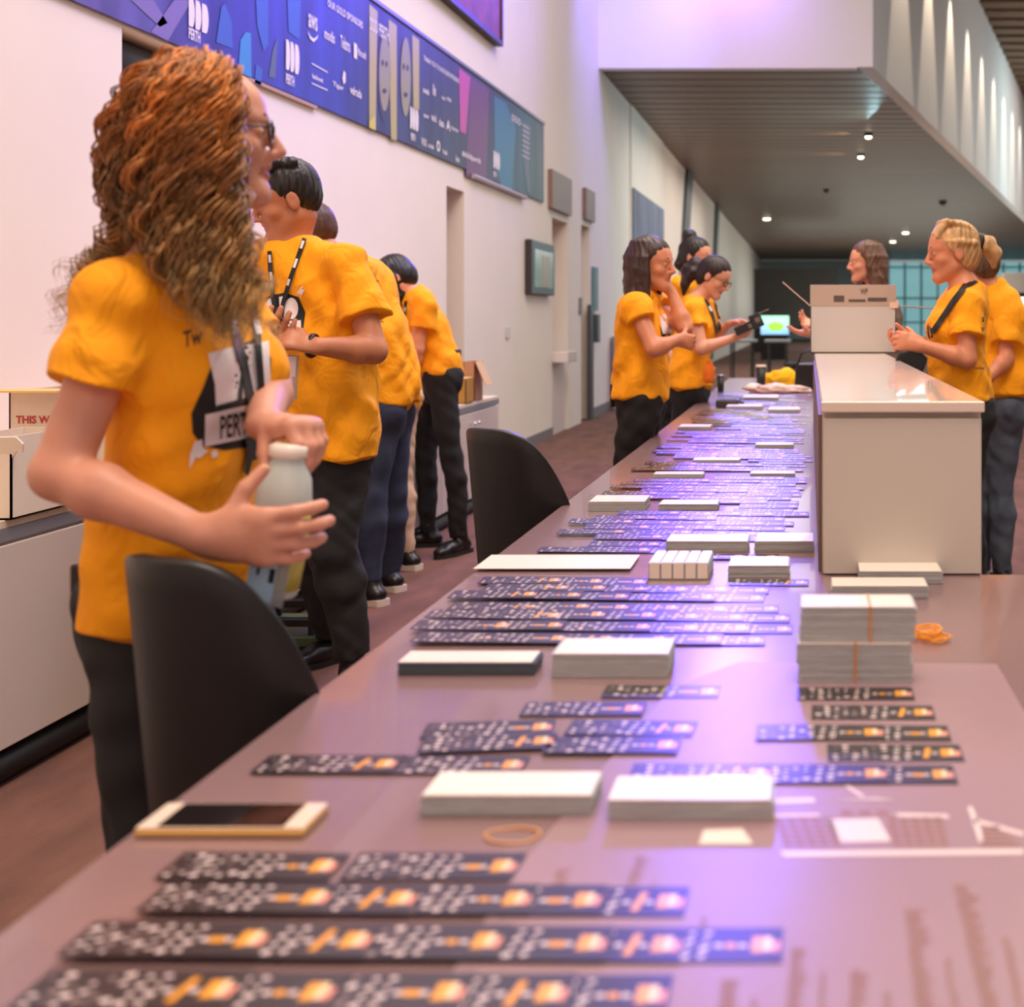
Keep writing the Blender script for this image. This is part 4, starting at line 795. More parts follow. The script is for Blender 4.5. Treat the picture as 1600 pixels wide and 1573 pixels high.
def locks(n, seed, a0, a1, L, r=.012, flare=.02, front=.0, wave=.004, top=.125, hang=None):
    """locks of hair from the crown over the sides, hanging down; a is the angle round the head, 0 in front"""
    R = random.Random(seed); out = []
    for i in range(n):
        a = math.radians(a0+(a1-a0)*(i+R.random())/n); sx, sy = math.sin(a), math.cos(a); l = L*(.85+.3*R.random()); pts = [(sx*.02, -.01+sy*.02, top), (sx*.062, -.018+sy*.075, .095), (sx*.086, -.02+sy*.098, .03)]
        for j in range(1, 5):
            f = j/4; pts.append((sx*(.086+flare*f)+R.uniform(-1, 1)*wave, -.02+sy*(.095-.02*f)+front*f+R.uniform(-1, 1)*wave, .03-l*f))
        out.append(('L', pts, [r*.7, r, r*1.1, r*1.1, r, r*.85, r*.4]))
    return out
def ring_pts(n): return np.linspace(0, 2*PI, n, endpoint=False)
def glasses(p, m, w=.024, h=.018):
    T = p['T']; g = MB()
    for q in (1, -1): g.tube([T(q*.033+w*math.copysign(abs(math.cos(t))**.7, math.cos(t)), .099-.06*abs(q*.033+w*math.cos(t)), .004+h*math.copysign(abs(math.sin(t))**.7, math.sin(t))) for t in ring_pts(20)], .0026, closed=True, seg=6)
    g.tube([T(-.010, .094, .008), T(0, .099, .010), T(.010, .094, .008)], .0018, seg=6)
    for q in (1, -1): g.tube([T(q*.057, .096, .010), T(q*.070, .05, .010), T(q*.078, -.005, .010), T(q*.078, -.025, -.012)], .002, seg=6)
    return g.build('glasses', m, p['root'], smooth=True)
# ---- flat prints and ribbons laid on cloth
def drape(name, shapes, target, parent, lift=.0022, maxe=.012, Y0=None):
    """shapes: [(polygon in picture pixels, material)], laid onto the surface of target"""
    me = target.data; bv = BVHTree.FromPolygons([tuple(v.co) for v in me.vertices], [tuple(q.vertices) for q in me.polygons]) if not hasattr(target, '_x') else None
    mb = MB(); org = Vector((0, 0, EYE)); n_ = 0
    for k, (poly, m) in enumerate(shapes):
        bm = bmesh.new(); f = bm.faces.new([bm.verts.new((x, y, 0)) for x, y in poly]); bmesh.ops.triangulate(bm, faces=[f]); ref = at(poly[0][0], poly[0][1], Y0); px = maxe*F/Y0
        for _ in range(5):
            es = [e for e in bm.edges if e.calc_length() > px]
            if not es: break
            bmesh.ops.subdivide_edges(bm, edges=es, cuts=1, use_grid_fill=False); bmesh.ops.triangulate(bm, faces=[f for f in bm.faces if len(f.verts) > 3])
        bm.verts.index_update(); vs = []; ok = []
        for v in bm.verts:
            d = (at(v.co.x, v.co.y, 1)-org).normalized(); h = bv.ray_cast(org, d)
            if h[0] is None: vs.append(None); ok.append(False)
            else: vs.append(tuple(h[0]-d*(lift+.0007*k))); ok.append(True)
        fs = [tuple(v.index for v in f.verts) for f in bm.faces if all(ok[v.index] for v in f.verts)]
        ds = [(Vector(vs[a])-org).length for q in fs for a in q] or [0]; md = sorted(ds)[len(ds)//2]
        fs = [q for q in fs if all(abs((Vector(vs[a])-org).length-md) < .16 for a in q)]
        mb.add([v or (0, 0, 0) for v in vs], fs, m); bm.free()
    if not mb.f: return None
    used = sorted({i for f in mb.f for i in f}); mp = {u: i for i, u in enumerate(used)}; mb.v = [mb.v[u] for u in used]; mb.f = [tuple(mp[i] for i in f) for f in mb.f]
    return mb.build(name, None, parent)
def strip(pts, w):
    """a ribbon polygon in picture pixels along pts"""
    L = []; R = []
    for i, p in enumerate(pts):
        a = pts[max(i-1, 0)]; b = pts[min(i+1, len(pts)-1)]; dx_, dy = b[0]-a[0], b[1]-a[1]; l = math.hypot(dx_, dy); nx, ny = -dy/l*w/2, dx_/l*w/2; L.append((p[0]+nx, p[1]+ny)); R.append((p[0]-nx, p[1]-ny))
    return [([L[i], L[i+1], R[i+1], R[i]]) for i in range(len(pts)-1)]
def txt_shapes(txt, x0, x1, y0, y1, m, slope=0):
    vs, fs = text_geo(txt, .02); return [([(x0+(x1-x0)*vs[i][0], y1-(y1-y0)*vs[i][1]+slope*vs[i][0]) for i in f], m) for f in fs]
# ================================================================ people
lanm = mat('lanyard_black', (18, 17, 20), .6); lanw = mat('print_white', (225, 222, 226), .6); inkb = mat('print_black', (24, 22, 26), .7)
skinA = (208, 146, 122)
# ---- curly haired woman
Y0 = 2.0
a_ = lambda x, y, Y=Y0: V3(at(x, y, Y))
J = stand(-.99, 2.0, 1.68, -32)
J.update(H=a_(325, 212, 2.0), N=a_(268, 392, 2.02), C=a_(288, 570, 2.0), W=a_(292, 735, 2.0), P=a_(282, 880, 2.0), up=nrm((.02, 0, 1)))
J.update(shR=a_(196, 474, 1.87), elR=a_(92, 740, 1.79), wrR=a_(322, 838, 1.76), shL=a_(338, 462, 2.13), elL=a_(418, 598, 2.12), wrL=a_(412, 664, 1.93),
         hiR=a_(222, 955, 1.95), hiL=a_(335, 950, 2.10), knR=a_(246, 1340, 1.90), knL=a_(400, 1300, 2.24), anR=V3(-1.03, 1.92, .09), anL=V3(-.86, 2.30, .09))
hd = {'R': dict(d=(1, .02, -.02), n=(.12, 1, .1), fcurl=[(16, 26, 22), (16, 28, 26), (18, 30, 28), (24, 30, 24)], thumb=(.45, 1.0, .35), spread=.08, sc=1.06),
      'L': dict(d=(.93, -.36, .02), n=(.1, -.1, -1), fcurl=[(58, 42, 24), (60, 44, 26), (60, 44, 26), (62, 44, 24)], thumb=(.3, .35, .9), spread=.08, sc=.98)}
p1 = person('woman with long curly brown hair, glasses and yellow shirt, turned right, holding a shaker bottle', J, (.94, .33, .02), skin=skinA, res=.0034, hands=hd, seed=4, tw=.85, td=.98, sleeve=.52, hem=.07, headscale=.965, loose=.004, waist_r=.128, bust=.95)
sh = p1['shirt']; rt = p1['root']
glasses(p1, mat('glasses_frame', (60, 24, 26), .25, coat=.5))
drape('shirt_print', [([(336, 556), (317, 607), (299, 646), (301, 676), (315, 696), (350, 703), (385, 699), (418, 684), (424, 560), (400, 528)], inkb),
    ([(325, 552), (360, 543), (420, 532), (424, 618), (385, 628), (338, 642), (336, 600)], lanw), ([(321, 648), (385, 633), (420, 626), (420, 680), (392, 683), (320, 698)], lanw),
    ([(304, 690), (316, 686), (317, 700), (326, 704), (312, 716), (306, 714), (296, 733), (297, 710)], lanw), ([(330, 706), (338, 702), (341, 712), (332, 716)], lanw)], sh, rt, Y0=2.0)
s2 = [([(368, 545), (375, 543), (383, 560), (378, 632), (371, 632), (377, 580)], inkb), ([(338, 634), (385, 621), (424, 611), (424, 618), (385, 628), (338, 642)], inkb)]
drape('shirt_seams', s2, sh, rt, lift=.0065, Y0=2.0)
drape('shirt_lettering', txt_shapes('PERTH', 344, 402, 650, 686, inkb, -10)+txt_shapes('Tw', 286, 316, 518, 544, inkb, -8), sh, rt, lift=.0065, Y0=2.0)
lan = [(q, lanm) for q in strip([(352, 470), (368, 520), (382, 570), (394, 630), (402, 690)], 13)]+[(q, lanm) for q in strip([(396, 470), (402, 520), (408, 600), (404, 690)], 11)]+[([(384, 684), (414, 680), (416, 712), (388, 722)], lanm), ([(386, 715), (396, 715), (388, 745), (382, 738)], lanm)]
drape('lanyard', lan, sh, rt, lift=.0115, Y0=2.0)
drape('lanyard_mark', [([(x-4, y), (x+5, y-2), (x+10, y+20), (x+1, y+22)], lanw) for x, y in ((364, 500), (400, 500))], sh, rt, lift=.0165, Y0=2.0)
# name badge
bd = thing('name_badge', 'pale blue name badge in clear pouch hanging at curly haired woman waist', 'badge', a_(415, 900, 1.74))
M = Matrix.Translation(a_(415, 906, 1.80)) @ Matrix.Rotation(.18, 4, 'Y') @ Matrix.Rotation(-.1, 4, 'Z')
MB().box(-.026, .031, -.001, .001, -.034, .034, M=M).build('pouch', mat('clear_pouch', (170, 172, 178), .15, alpha=.55), bd)
MB().box(-.026, .014, -.0022, -.0012, -.030, .026, M=M).build('card', mat('badge_blue', (170, 206, 236), .4), bd)
MB().box(-.014, -.010, -.003, -.0022, .006, .022, M=M).box(.005, .013, -.003, -.0022, -.002, .018, M=M).build('mark', inkb, bd)
# shaker bottle
btx = a_(440, 812, 1.868); bt = thing('shaker_bottle', 'frosted shaker bottle with pale green drink held by curly haired woman', 'bottle', btx)
Mb = Matrix.Translation(btx) @ Matrix.Rotation(.10, 4, 'Y')
fro = mat('frosted_plastic', (214, 224, 222), .35, trans=.25, alpha=1)
MB().lathe([(.028, -.112), (.032, -.108), (.036, -.03), (.0385, .005), (.0395, .03), (.036, .062), (.024, .085), (.022, .096)], M=Mb).build('body', fro, bt, smooth=True)
MB().lathe([(.0335, -.10), (.0392, -.045), (.0402, .004), (.0398, .010), (.0368, .011)], M=Mb).build('drink', mat('drink_green', (198, 190, 84), .3), bt, smooth=True)
mk = MB()
for i in range(18):
    a = -PI/2+(i-9)*.16; mk.box(-.0016, .0016, -.0005, .0005, -.0012, .0014, M=Mb @ Matrix.Rotation(a+PI/2, 4, 'Z') @ Matrix.Translation((0, -.0408, .006)))
mk.build('scale_marks', inkb, bt)
MB().lathe([(.025, .092), (.027, .094), (.027, .108), (.02, .112), (.001, .112)], M=Mb).build('cap', mat('cap_white', (235, 225, 215), .3), bt, smooth=True)
ring = MB().tube([tuple(a_(433, 853, 1.735)+V3(0.009*math.sin(t)*.3, .009*math.cos(t), .009*math.sin(t))) for t in ring_pts(14)], .0015, closed=True, seg=6)
pp = thing('pocket_phone', 'dark phone standing in back pocket of curly haired woman', 'phone', a_(131, 905, 2.0))
MB().box(-.006, .006, -.03, .03, -.03, .032, M=Matrix.Translation(a_(134, 908, 1.99))).build('body', mat('phone_dark', (44, 38, 40), .3), pp, bevel=.004)
MB().box(-.0085, -.006, -.03, .03, -.03, .032, M=Matrix.Translation(a_(134, 908, 1.99))).build('edge', mat('phone_edge', (190, 170, 165), .3, .6), pp, bevel=.001)
# curly hair: soft volume under many curled locks
hroot = p1['root']; hv = Sd()
hv.E(a_(282, 212, 2.0), (.072, .082, .092), None, .03, cut=[(a_(380, 100, 2), V3(1, 0, -.02))]); hv.E(a_(308, 153, 2.0), (.068, .080, .058), None, .03)
hv.chain([a_(250, 230, 1.94), a_(275, 330, 1.92), a_(320, 420, 1.89), a_(345, 480, 1.88)], [.055, .052, .036, .018], .03)
hv.chain([a_(235, 240, 2.02), a_(235, 330, 2.03), a_(205, 390, 2.05), a_(140, 440, 2.06)], [.06, .05, .035, .015], .03)
hv.chain([a_(345, 240, 1.93), a_(352, 320, 1.925), a_(362, 400, 1.90)], [.030, .026, .014], .03)
vs, fs = hv.mesh(.005, folds(.004, 9, 3)); npmesh('hair_volume', vs, fs, mat('hair_under', (120, 60, 24), .6, var=.4, vscale=30), hroot)
FA = [[(268, 92, 2.0), (222, 140, 1.93), (188, 230, 1.91), (205, 310, 1.88), (250, 390, 1.855), (300, 460, 1.83), (345, 535, 1.83)],
      [(285, 90, 2.0), (262, 140, 1.90), (240, 230, 1.87), (255, 320, 1.86), (290, 410, 1.845), (325, 480, 1.83), (362, 560, 1.835)],
      [(300, 90, 1.99), (310, 130, 1.90), (300, 220, 1.865), (300, 320, 1.86), (330, 410, 1.85), (358, 480, 1.84), (380, 560, 1.85)],
      [(318, 92, 1.99), (346, 122, 1.91), (343, 210, 1.88), (338, 310, 1.875), (355, 400, 1.86), (378, 470, 1.85), (395, 540, 1.86)],
      [(325, 93, 2.0), (366, 122, 1.95), (370, 185, 1.92), (362, 265, 1.905), (364, 340, 1.89), (378, 400, 1.88), (392, 450, 1.88)]]
FB = [[(262, 94, 2.0), (216, 138, 1.97), (182, 220, 1.96), (192, 310, 1.95), (204, 376, 1.96), (140, 440, 1.98), (95, 530, 1.99)],
      [(268, 94, 2.04), (215, 140, 2.04), (184, 230, 2.05), (200, 320, 2.05), (210, 368, 2.04), (150, 430, 2.04), (115, 520, 2.04)],
      [(300, 92, 2.06), (262, 130, 2.09), (235, 220, 2.10), (235, 310, 2.09), (230, 375, 2.08), (180, 410, 2.08), (135, 470, 2.08)]]
def curly(name, fam, n, seed, rad, jit, m, amp=(.004, .011), minL=.55, per=6, wlr=(.045, .075)):
    R = np.random.default_rng(seed); G = np.array([[V3(at(*q)) for q in g] for g in fam]); K = 54; seg = 4; VS = []; FS = []; CS = []; b0 = 0
    for i in range(n):
        if i % per == 0:
            u = R.random()*(len(fam)-1); i0 = min(int(u), len(fam)-2); w = u-i0; gc = G[i0]*(1-w)+G[i0+1]*w
            gc = gc+R.normal(size=3)*jit*np.array([1, .8, .7])*np.linspace(.35, 1.25, len(gc))[:, None]; Lc = minL+(1-minL)*R.random()**.6; wl = R.uniform(*wlr); p0 = R.uniform(0, 6.28); Ac = R.uniform(.7, 1.25); tone = R.uniform(.38, 1.55)
        g = gc+R.normal(size=3)*.0042; L = Lc*R.uniform(.93, 1); tt = np.linspace(0, L, K)*(len(g)-1)
        k = np.clip(tt.astype(int), 0, len(g)-2); f = (tt-k)[:, None]; P0, P1, P2, P3 = g[np.maximum(k-1, 0)], g[k], g[k+1], g[np.minimum(k+2, len(g)-1)]
        P = .5*((2*P1)+(-P0+P2)*f+(2*P0-5*P1+4*P2-P3)*f**2+(-P0+3*P1-3*P2+P3)*f**3)
        tn = np.gradient(P, axis=0); tn /= np.linalg.norm(tn, axis=1)[:, None]; a = np.cross(tn, V3(.3, 1, .1)); a /= np.linalg.norm(a, axis=1)[:, None]; b = np.cross(tn, a)
        s_ = np.concatenate([[0], np.cumsum(np.linalg.norm(np.diff(P, axis=0), axis=1))]); ph = p0+R.normal()*.35+2*PI*s_/wl; A = (amp[0]+(amp[1]-amp[0])*np.clip(s_/.3, 0, 1))*Ac
        P = P+a*(A*np.cos(ph))[:, None]+b*(A*.8*np.sin(ph))[:, None]
        tn = np.gradient(P, axis=0); tn /= np.linalg.norm(tn, axis=1)[:, None]; a = np.cross(tn, V3(.1, .2, 1)); a /= np.linalg.norm(a, axis=1)[:, None]+1e-9; b = np.cross(tn, a); r = rad*R.uniform(.6, 1.3)*np.clip(np.minimum(1, (1.02-np.linspace(0, 1, K))*3), .15, 1)
        VS.append(np.stack([P+a*(r*math.cos(2*PI*j/seg))[:, None]+b*(r*.7*math.sin(2*PI*j/seg))[:, None] for j in range(seg)], 1).reshape(-1, 3))
        q = np.arange(K-1)[:, None]*seg; j = np.arange(seg)[None]; jn = (j+1) % seg; FS.append(np.stack([q+j, q+jn, q+seg+jn, q+seg+j], -1).reshape(-1, 4)+b0); b0 += K*seg
        v = np.linspace(0, L, K); c = np.stack([np.interp(v, [0, .22, .45, .75, 1], ch) for ch in ((.55, .50, .27, .36, .62), (.19, .17, .115, .20, .42), (.035, .03, .035, .07, .17))], 1)*tone*R.uniform(.8, 1.25); CS.append(np.repeat(np.c_[np.clip(c, 0, 1), np.ones(K)], seg, 0))  # copper at the roots is warm top light in the colour; brown, blonde are hair
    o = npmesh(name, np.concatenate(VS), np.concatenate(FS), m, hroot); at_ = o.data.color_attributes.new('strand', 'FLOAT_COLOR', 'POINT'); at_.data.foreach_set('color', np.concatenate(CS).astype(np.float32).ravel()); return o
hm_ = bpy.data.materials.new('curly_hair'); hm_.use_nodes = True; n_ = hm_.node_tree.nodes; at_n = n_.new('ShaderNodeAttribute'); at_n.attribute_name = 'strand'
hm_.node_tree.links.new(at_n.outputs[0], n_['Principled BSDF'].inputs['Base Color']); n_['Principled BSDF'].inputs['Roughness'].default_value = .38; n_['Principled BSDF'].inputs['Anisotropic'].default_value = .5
FC = [[(300, 92, 2.0), (258, 98, 2.0), (224, 142, 2.0), (192, 204, 2.0), (182, 262, 2.0), (186, 330, 1.98)], [(300, 90, 2.05), (260, 100, 2.07), (230, 144, 2.09), (205, 210, 2.10), (205, 280, 2.09), (210, 340, 2.08)]]
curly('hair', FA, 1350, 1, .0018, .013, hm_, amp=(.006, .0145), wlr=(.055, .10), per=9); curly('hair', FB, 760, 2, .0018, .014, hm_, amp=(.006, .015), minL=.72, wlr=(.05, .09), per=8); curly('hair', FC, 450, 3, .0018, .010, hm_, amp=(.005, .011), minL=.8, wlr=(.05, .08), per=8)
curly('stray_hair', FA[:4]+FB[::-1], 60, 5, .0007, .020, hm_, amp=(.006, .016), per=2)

# ---- shared bits for the others
def lanyard(p, L1, L2, Y, w=7, marks=(), name='lanyard'):
    drape(name, [(q, lanm) for q in strip(L1, w)]+[(q, lanm) for q in strip(L2, w)], p['shirt'], p['root'], lift=.010, Y0=Y)
    if marks: _m = drape('lanyard_mark', [(q, lanw) for m_ in marks for q in strip(m_, w*.6)], p['shirt'], p['root'], lift=.013, Y0=Y)
    if marks and _m: _m['kind'] = 'stuff'
skinB = (190, 122, 88); skinC = (222, 156, 124); skinD = (208, 134, 98)
# ---- tall man looking down
Y0 = 4.38
J = stand(-1.70, 4.38, 1.80, 240); b_ = lambda x, y, Y=Y0: V3(at(x, y, Y))
J.update(H=b_(447, 315, 4.36), N=b_(444, 385, 4.40), C=b_(478, 470, 4.40), W=b_(492, 560), P=b_(500, 645), up=nrm((-.12, -.1, 1)), shR=b_(402, 408, 4.50), shL=b_(545, 412, 4.28), elR=b_(396, 520, 4.45), wrR=b_(428, 525, 4.16),
         elL=b_(584, 548, 4.20), wrL=b_(497, 541, 4.06), hiR=b_(478, 700, 4.46), hiL=b_(525, 700, 4.34), knR=b_(490, 860, 4.60), knL=b_(520, 860, 4.30), anR=V3(-1.76, 4.72, .10), anL=b_(550, 1022, 4.36)); J['footL'] = V3(.35, -.95, 0)
hd = {'L': dict(d=(-.92, -.15, .22), n=(-.2, .5, -.8), curls=(30, 45, 30), thumb=(.8, .6, -.1), sc=1.12), 'R': dict(d=(.3, -.6, .1), n=(.4, -.1, .9), curls=(25, 35, 30), sc=1.1)}
p2 = person('tall dark haired man in loose yellow shirt and black watch, looking down at his hands', J, (-.80, -.42, -.34), skin=skinB, female=False, res=.0055, hands=hd, seed=11, tw=1.08, loose=.020, hem=.13, sleeve=.62, trs=mat('trousers_charcoal', (34, 34, 38), .8, bump=.3), legr=1.2, headscale=1.04, waist_r=.145)
hb1 = hair_mat('hair_black', (34, 24, 22))
SC = [('E', (0, -.02, .05), (.083, .099, .088), .01, [((0, .05, .055), (0, .75, -.66)), ((0, -.03, -.02), (0, .3, -.95))]), ('E', (0, -.05, .02), (.074, .068, .085), .01)]
R5 = random.Random(5)
hair_mesh(p2, 'hair', SC+[('E', (R5.uniform(-.06, .06), R5.uniform(-.05, .06), .115+R5.uniform(-.01, .01)), (.022, .026, .018), .006) for _ in range(24)], hb1, .005)
wt = MB().tube([tuple(b_(487, 540, 4.075)+V3(.006*math.cos(t), .036*math.sin(t), .034*math.cos(t))) for t in ring_pts(18)], .012, closed=True, seg=8, flat=.5).build('watch', mat('watch_black', (14, 13, 14), .35), p2['root'], smooth=True)
drape('shirt_print', [([(412, 476), (420, 462), (445, 457), (466, 464), (477, 488), (474, 512), (440, 520), (412, 516)], inkb), ([(413+9*math.cos(t)+9, 483+17*math.sin(t)) for t in ring_pts(14)], lanw), ([(455+11*math.cos(t), 482+17*math.sin(t)) for t in ring_pts(14)], lanw), ([(436, 464), (444, 462), (446, 496), (438, 497)], lanw), ([(414, 503), (470, 500), (471, 522), (414, 524)], lanw),
    ([(463, 458), (474, 445), (471, 453), (476, 452), (468, 468), (470, 460)], lanw), ([(452, 442), (456, 442), (454, 453), (451, 453)], lanw)], p2['shirt'], p2['root'], Y0=4.38)
drape('shirt_lettering', txt_shapes('Mag', 434, 460, 506, 519, inkb)+txt_shapes('M', 414, 420, 446, 456, inkb), p2['shirt'], p2['root'], lift=.008, Y0=4.38)
lanyard(p2, [(421, 392), (422, 420), (426, 462), (432, 500)], [(476, 372), (466, 400), (452, 440), (442, 475), (438, 512)], 4.38, 7, [[(421, 398), (422, 410)], [(423, 425), (424, 438)], [(474, 376), (470, 388)], [(464, 404), (459, 418)], [(452, 436), (449, 446)]])
bd = thing('name_badge', 'grey name badge in pouch hanging below tall man hands', 'badge', b_(450, 588, 4.10)); M = Matrix.Translation(b_(450, 588, 4.12)) @ Matrix.Rotation(.05, 4, 'Y') @ Matrix.Rotation(-.3, 4, 'Z')
MB().box(-.038, .038, -.001, .001, -.07, .07, M=M).build('pouch', MATS['clear_pouch'], bd); MB().box(-.03, .03, -.0022, -.0012, 0.0, .065, M=M).box(-.02, .01, -.0024, -.0014, -.03, 0, M=M).build('card', lanw, bd)
# ---- bent man behind, seen from the back
Y0 = 5.77; c_ = lambda x, y, Y=Y0: V3(at(x, y, Y))
J = stand(-1.93, 5.77, 1.82, 150, 14)
J.update(H=c_(490, 366, 5.80), N=c_(522, 404), C=c_(556, 455), W=c_(580, 525), P=c_(594, 588), up=nrm((-.35, 0, .93)), shL=c_(560, 425, 5.60), shR=c_(525, 420, 5.92), elL=c_(535, 520, 5.56), wrL=c_(500, 560, 5.6), elR=c_(490, 520, 5.95), wrR=c_(470, 560, 5.9),
         hiL=c_(592, 640, 5.68), hiR=c_(606, 640, 5.86), knL=c_(578, 770, 5.66), knR=c_(612, 770, 5.88), anL=c_(578, 905, 5.66), anR=c_(606, 895, 5.95))
p3 = person('man bent toward the wall in yellow shirt and blue jeans, seen from behind', J, (-.85, .35, -.35), skin=skinD, female=False, res=.007, seed=21, trs=trs_jean, shoes='sneaker', loose=.018, tw=1.0, td=1.15, hem=.10, waist_r=.15, legr=1.05)
hair_mesh(p3, 'hair', SC, hair_mat('hair_brown', (96, 54, 36)), .006)
drape('shirt_lettering', txt_shapes('VEL', 580, 592, 468, 474, inkb)+txt_shapes('m', 592, 599, 538, 543, inkb)+[([(578, 452), (583, 452), (583, 459), (578, 459)], inkb), ([(586, 482), (592, 482), (591, 489), (586, 489)], inkb)]+txt_shapes('nbn', 580, 592, 436, 441, inkb)+txt_shapes('seek', 588, 600, 500, 504, inkb), p3['shirt'], p3['root'], Y0=5.77)
# ---- hidden one beyond with beige trousers
Y0 = 6.35
J = stand(-2.08, 6.35, 1.66, 160, 26)
J['elL'] = J['shL']+V3(-.12, .05, -.26); J['elR'] = J['shR']+V3(-.12, .05, -.26); J['wrL'] = J['elL']+V3(-.15, .1, -.12); J['wrR'] = J['elR']+V3(-.15, .1, -.12)
p4 = person('person in beige trousers and black sneakers, mostly hidden behind the bent man', J, (-.8, .4, -.5), skin=skinC, res=.008, seed=25, trs=mat('trousers_beige', (206, 176, 146), .8, bump=.3), shoes='sneaker', loose=.01)
hair_mesh(p4, 'hair', SC, MATS['hair_brown'], .007)
# ---- bending woman with black hair
Y0 = 6.96; d_ = lambda x, y, Y=Y0: V3(at(x, y, Y))
J = stand(-1.95, 6.96, 1.70, 190)
J.update(H=d_(618, 437, 6.92), N=d_(641, 462), C=d_(661, 498), W=d_(678, 538), P=d_(684, 572), up=nrm((-.62, -.05, .78)), shL=d_(663, 476, 6.80), shR=d_(645, 476, 7.12), elL=d_(652, 545, 6.78), wrL=d_(640, 598, 6.84), elR=d_(628, 540, 7.15), wrR=d_(620, 590, 7.1),
         hiL=d_(688, 590, 6.86), hiR=d_(674, 590, 7.06), knL=d_(705, 710, 6.84), knR=d_(664, 710, 7.06), anL=d_(717, 838, 6.86), anR=d_(668, 835, 7.08)); J['footR'] = V3(-.95, -.1, 0); J['footL'] = V3(-.4, -.9, 0)
p5 = person('bending black haired woman in yellow shirt, black trousers and boots at the cabinets', J, (-.70, -.2, -.62), skin=skinC, res=.007, seed=31, hem=.02, tw=.92, sleeve=.5, waist_r=.135, legr=.92, hands={'L': dict(d=(-.3, -.1, -1), n=(-1, 0, .2), curls=(15, 20, 20)), 'R': dict(d=(-.5, 0, -.9), n=(-.9, 0, .5), curls=(15, 20, 20))}, hup=(-.60, 0, .80))
hk = hair_mat('hair_jet', (24, 20, 24)); HH = J['H']
hl = [('LW', [d_(606+i*3, 414-(i % 3), 6.86+.02*i), d_(598+i*5, 436, 6.83+.012*i), d_(598+i*5, 462, 6.83+.012*i), d_(606+i*4, 490+(i % 3)*4, 6.87+.01*i)], [.026, .034, .032, .010], .015) for i in range(7)]
hair_mesh(p5, 'hair', CAP+hl, hk, .006)
lanyard(p5, [(626, 474), (624, 500), (622, 520)], [(634, 470), (632, 495), (628, 520)], 6.96, 4, [[(626, 480), (625, 488)], [(633, 480), (632, 488)]])
bp = MB().box(-.02, .02, -.05, .05, -.09, .06, M=Matrix.Translation(d_(712, 563, 6.92))).build('belt_pouch', blk, bevel=.01); tag(bp, 'small black pouch clipped at back of bending woman waist', 'pouch')
# ---- brunette with her hand at her chin
Y0 = 5.6; e_ = lambda x, y, Y=Y0: V3(at(x, y, Y))
J = stand(-.80, 5.6, 1.64, -20)
J.update(H=e_(1019, 415, 5.6), N=e_(1000, 462), C=e_(1003, 508), W=e_(1002, 556), P=e_(1000, 600, 5.6), up=nrm((.05, 0, 1)), shR=e_(992, 478, 5.46), shL=e_(1018, 474, 5.74), elR=e_(1022, 545, 5.38), wrR=e_(1058, 531, 5.46), elL=e_(1070, 512, 5.56), wrL=e_(1050, 458, 5.60),
         hiR=e_(1000, 622, 5.52), hiL=e_(1008, 622, 5.68), knR=V3(-.80, 5.55, .49), knL=V3(-.79, 5.70, .49), anR=V3(-.84, 5.52, .09), anL=V3(-.82, 5.74, .09))
p6 = person('brunette with long straight hair and yellow shirt, arms folded, hand at her chin', J, (.93, -.34, -.04), skin=skinD, res=.0065, seed=41, tw=.93, sleeve=.36, hem=.045, waist_r=.13, legr=1.05, hands={'R': dict(d=(.75, .6, -.15), n=(-.6, .75, 0), curls=(25, 35, 30), sc=.88), 'L': dict(d=(-.55, -.25, .9), n=(-.75, .3, -.4), curls=(50, 60, 40), thumb=(.8, .4, .3))})
hbr = hair_mat('hair_dark_brown', (66, 34, 28))
hair_mesh(p6, 'hair', CAP+locks(34, 6, 78, 282, .20, .014, .03, wave=.008)+locks(10, 8, 70, 110, .26, .012, .02, front=.045, wave=.006), hbr, .0055)
drape('shirt_print', [([(1030, 492), (1046, 490), (1050, 520), (1036, 522)], lanw), ([(1030, 505), (1036, 522), (1050, 520), (1052, 526), (1034, 526)], inkb)], p6['shirt'], p6['root'], Y0=5.6)
pk = MB().box(-.03, .03, -.006, .006, -.05, .05, M=Matrix.Translation(e_(958, 618, 5.58)) @ Matrix.Rotation(1.4, 4, 'Z')).build('pocket_phone', MATS['phone_dark'], bevel=.004); tag(pk, 'dark phone sticking out of brunette back pocket', 'phone')
# ---- woman with glasses and card reader
Y0 = 7.8; f_ = lambda x, y, Y=Y0: V3(at(x, y, Y))
J = stand(-.80, 7.8, 1.68, -15)
J.update(H=f_(1116, 434, 7.8), N=f_(1092, 467), C=f_(1092, 508), W=f_(1082, 552), P=f_(1078, 590), up=nrm((.30, 0, .95)), shR=f_(1085, 483, 7.64), shL=f_(1102, 480, 7.95), elR=f_(1096, 545, 7.56), wrR=f_(1146, 528, 7.6), elL=f_(1116, 528, 7.95), wrL=f_(1140, 506, 7.85),
         hiR=f_(1076, 612, 7.72), hiL=f_(1088, 612, 7.9), knR=V3(-.80, 7.75, .49), knL=V3(-.80, 7.95, .49), anR=V3(-.86, 7.7, .09), anL=V3(-.84, 7.98, .09))
p7 = person('dark haired woman with ponytail, glasses and lanyard, looking down at a card reader', J, (.84, -.28, -.46), skin=skinC, res=.0065, seed=51, tw=.95, sleeve=.45, hem=.04, waist_r=.135, hands={'R': dict(d=(.95, .1, .28), n=(0, .4, .9), curls=(30, 35, 30)), 'L': dict(d=(.95, -.1, .1), n=(0, -.5, -.85), curls=(25, 35, 30))})
hbd = hair_mat('hair_maroon', (48, 24, 26))
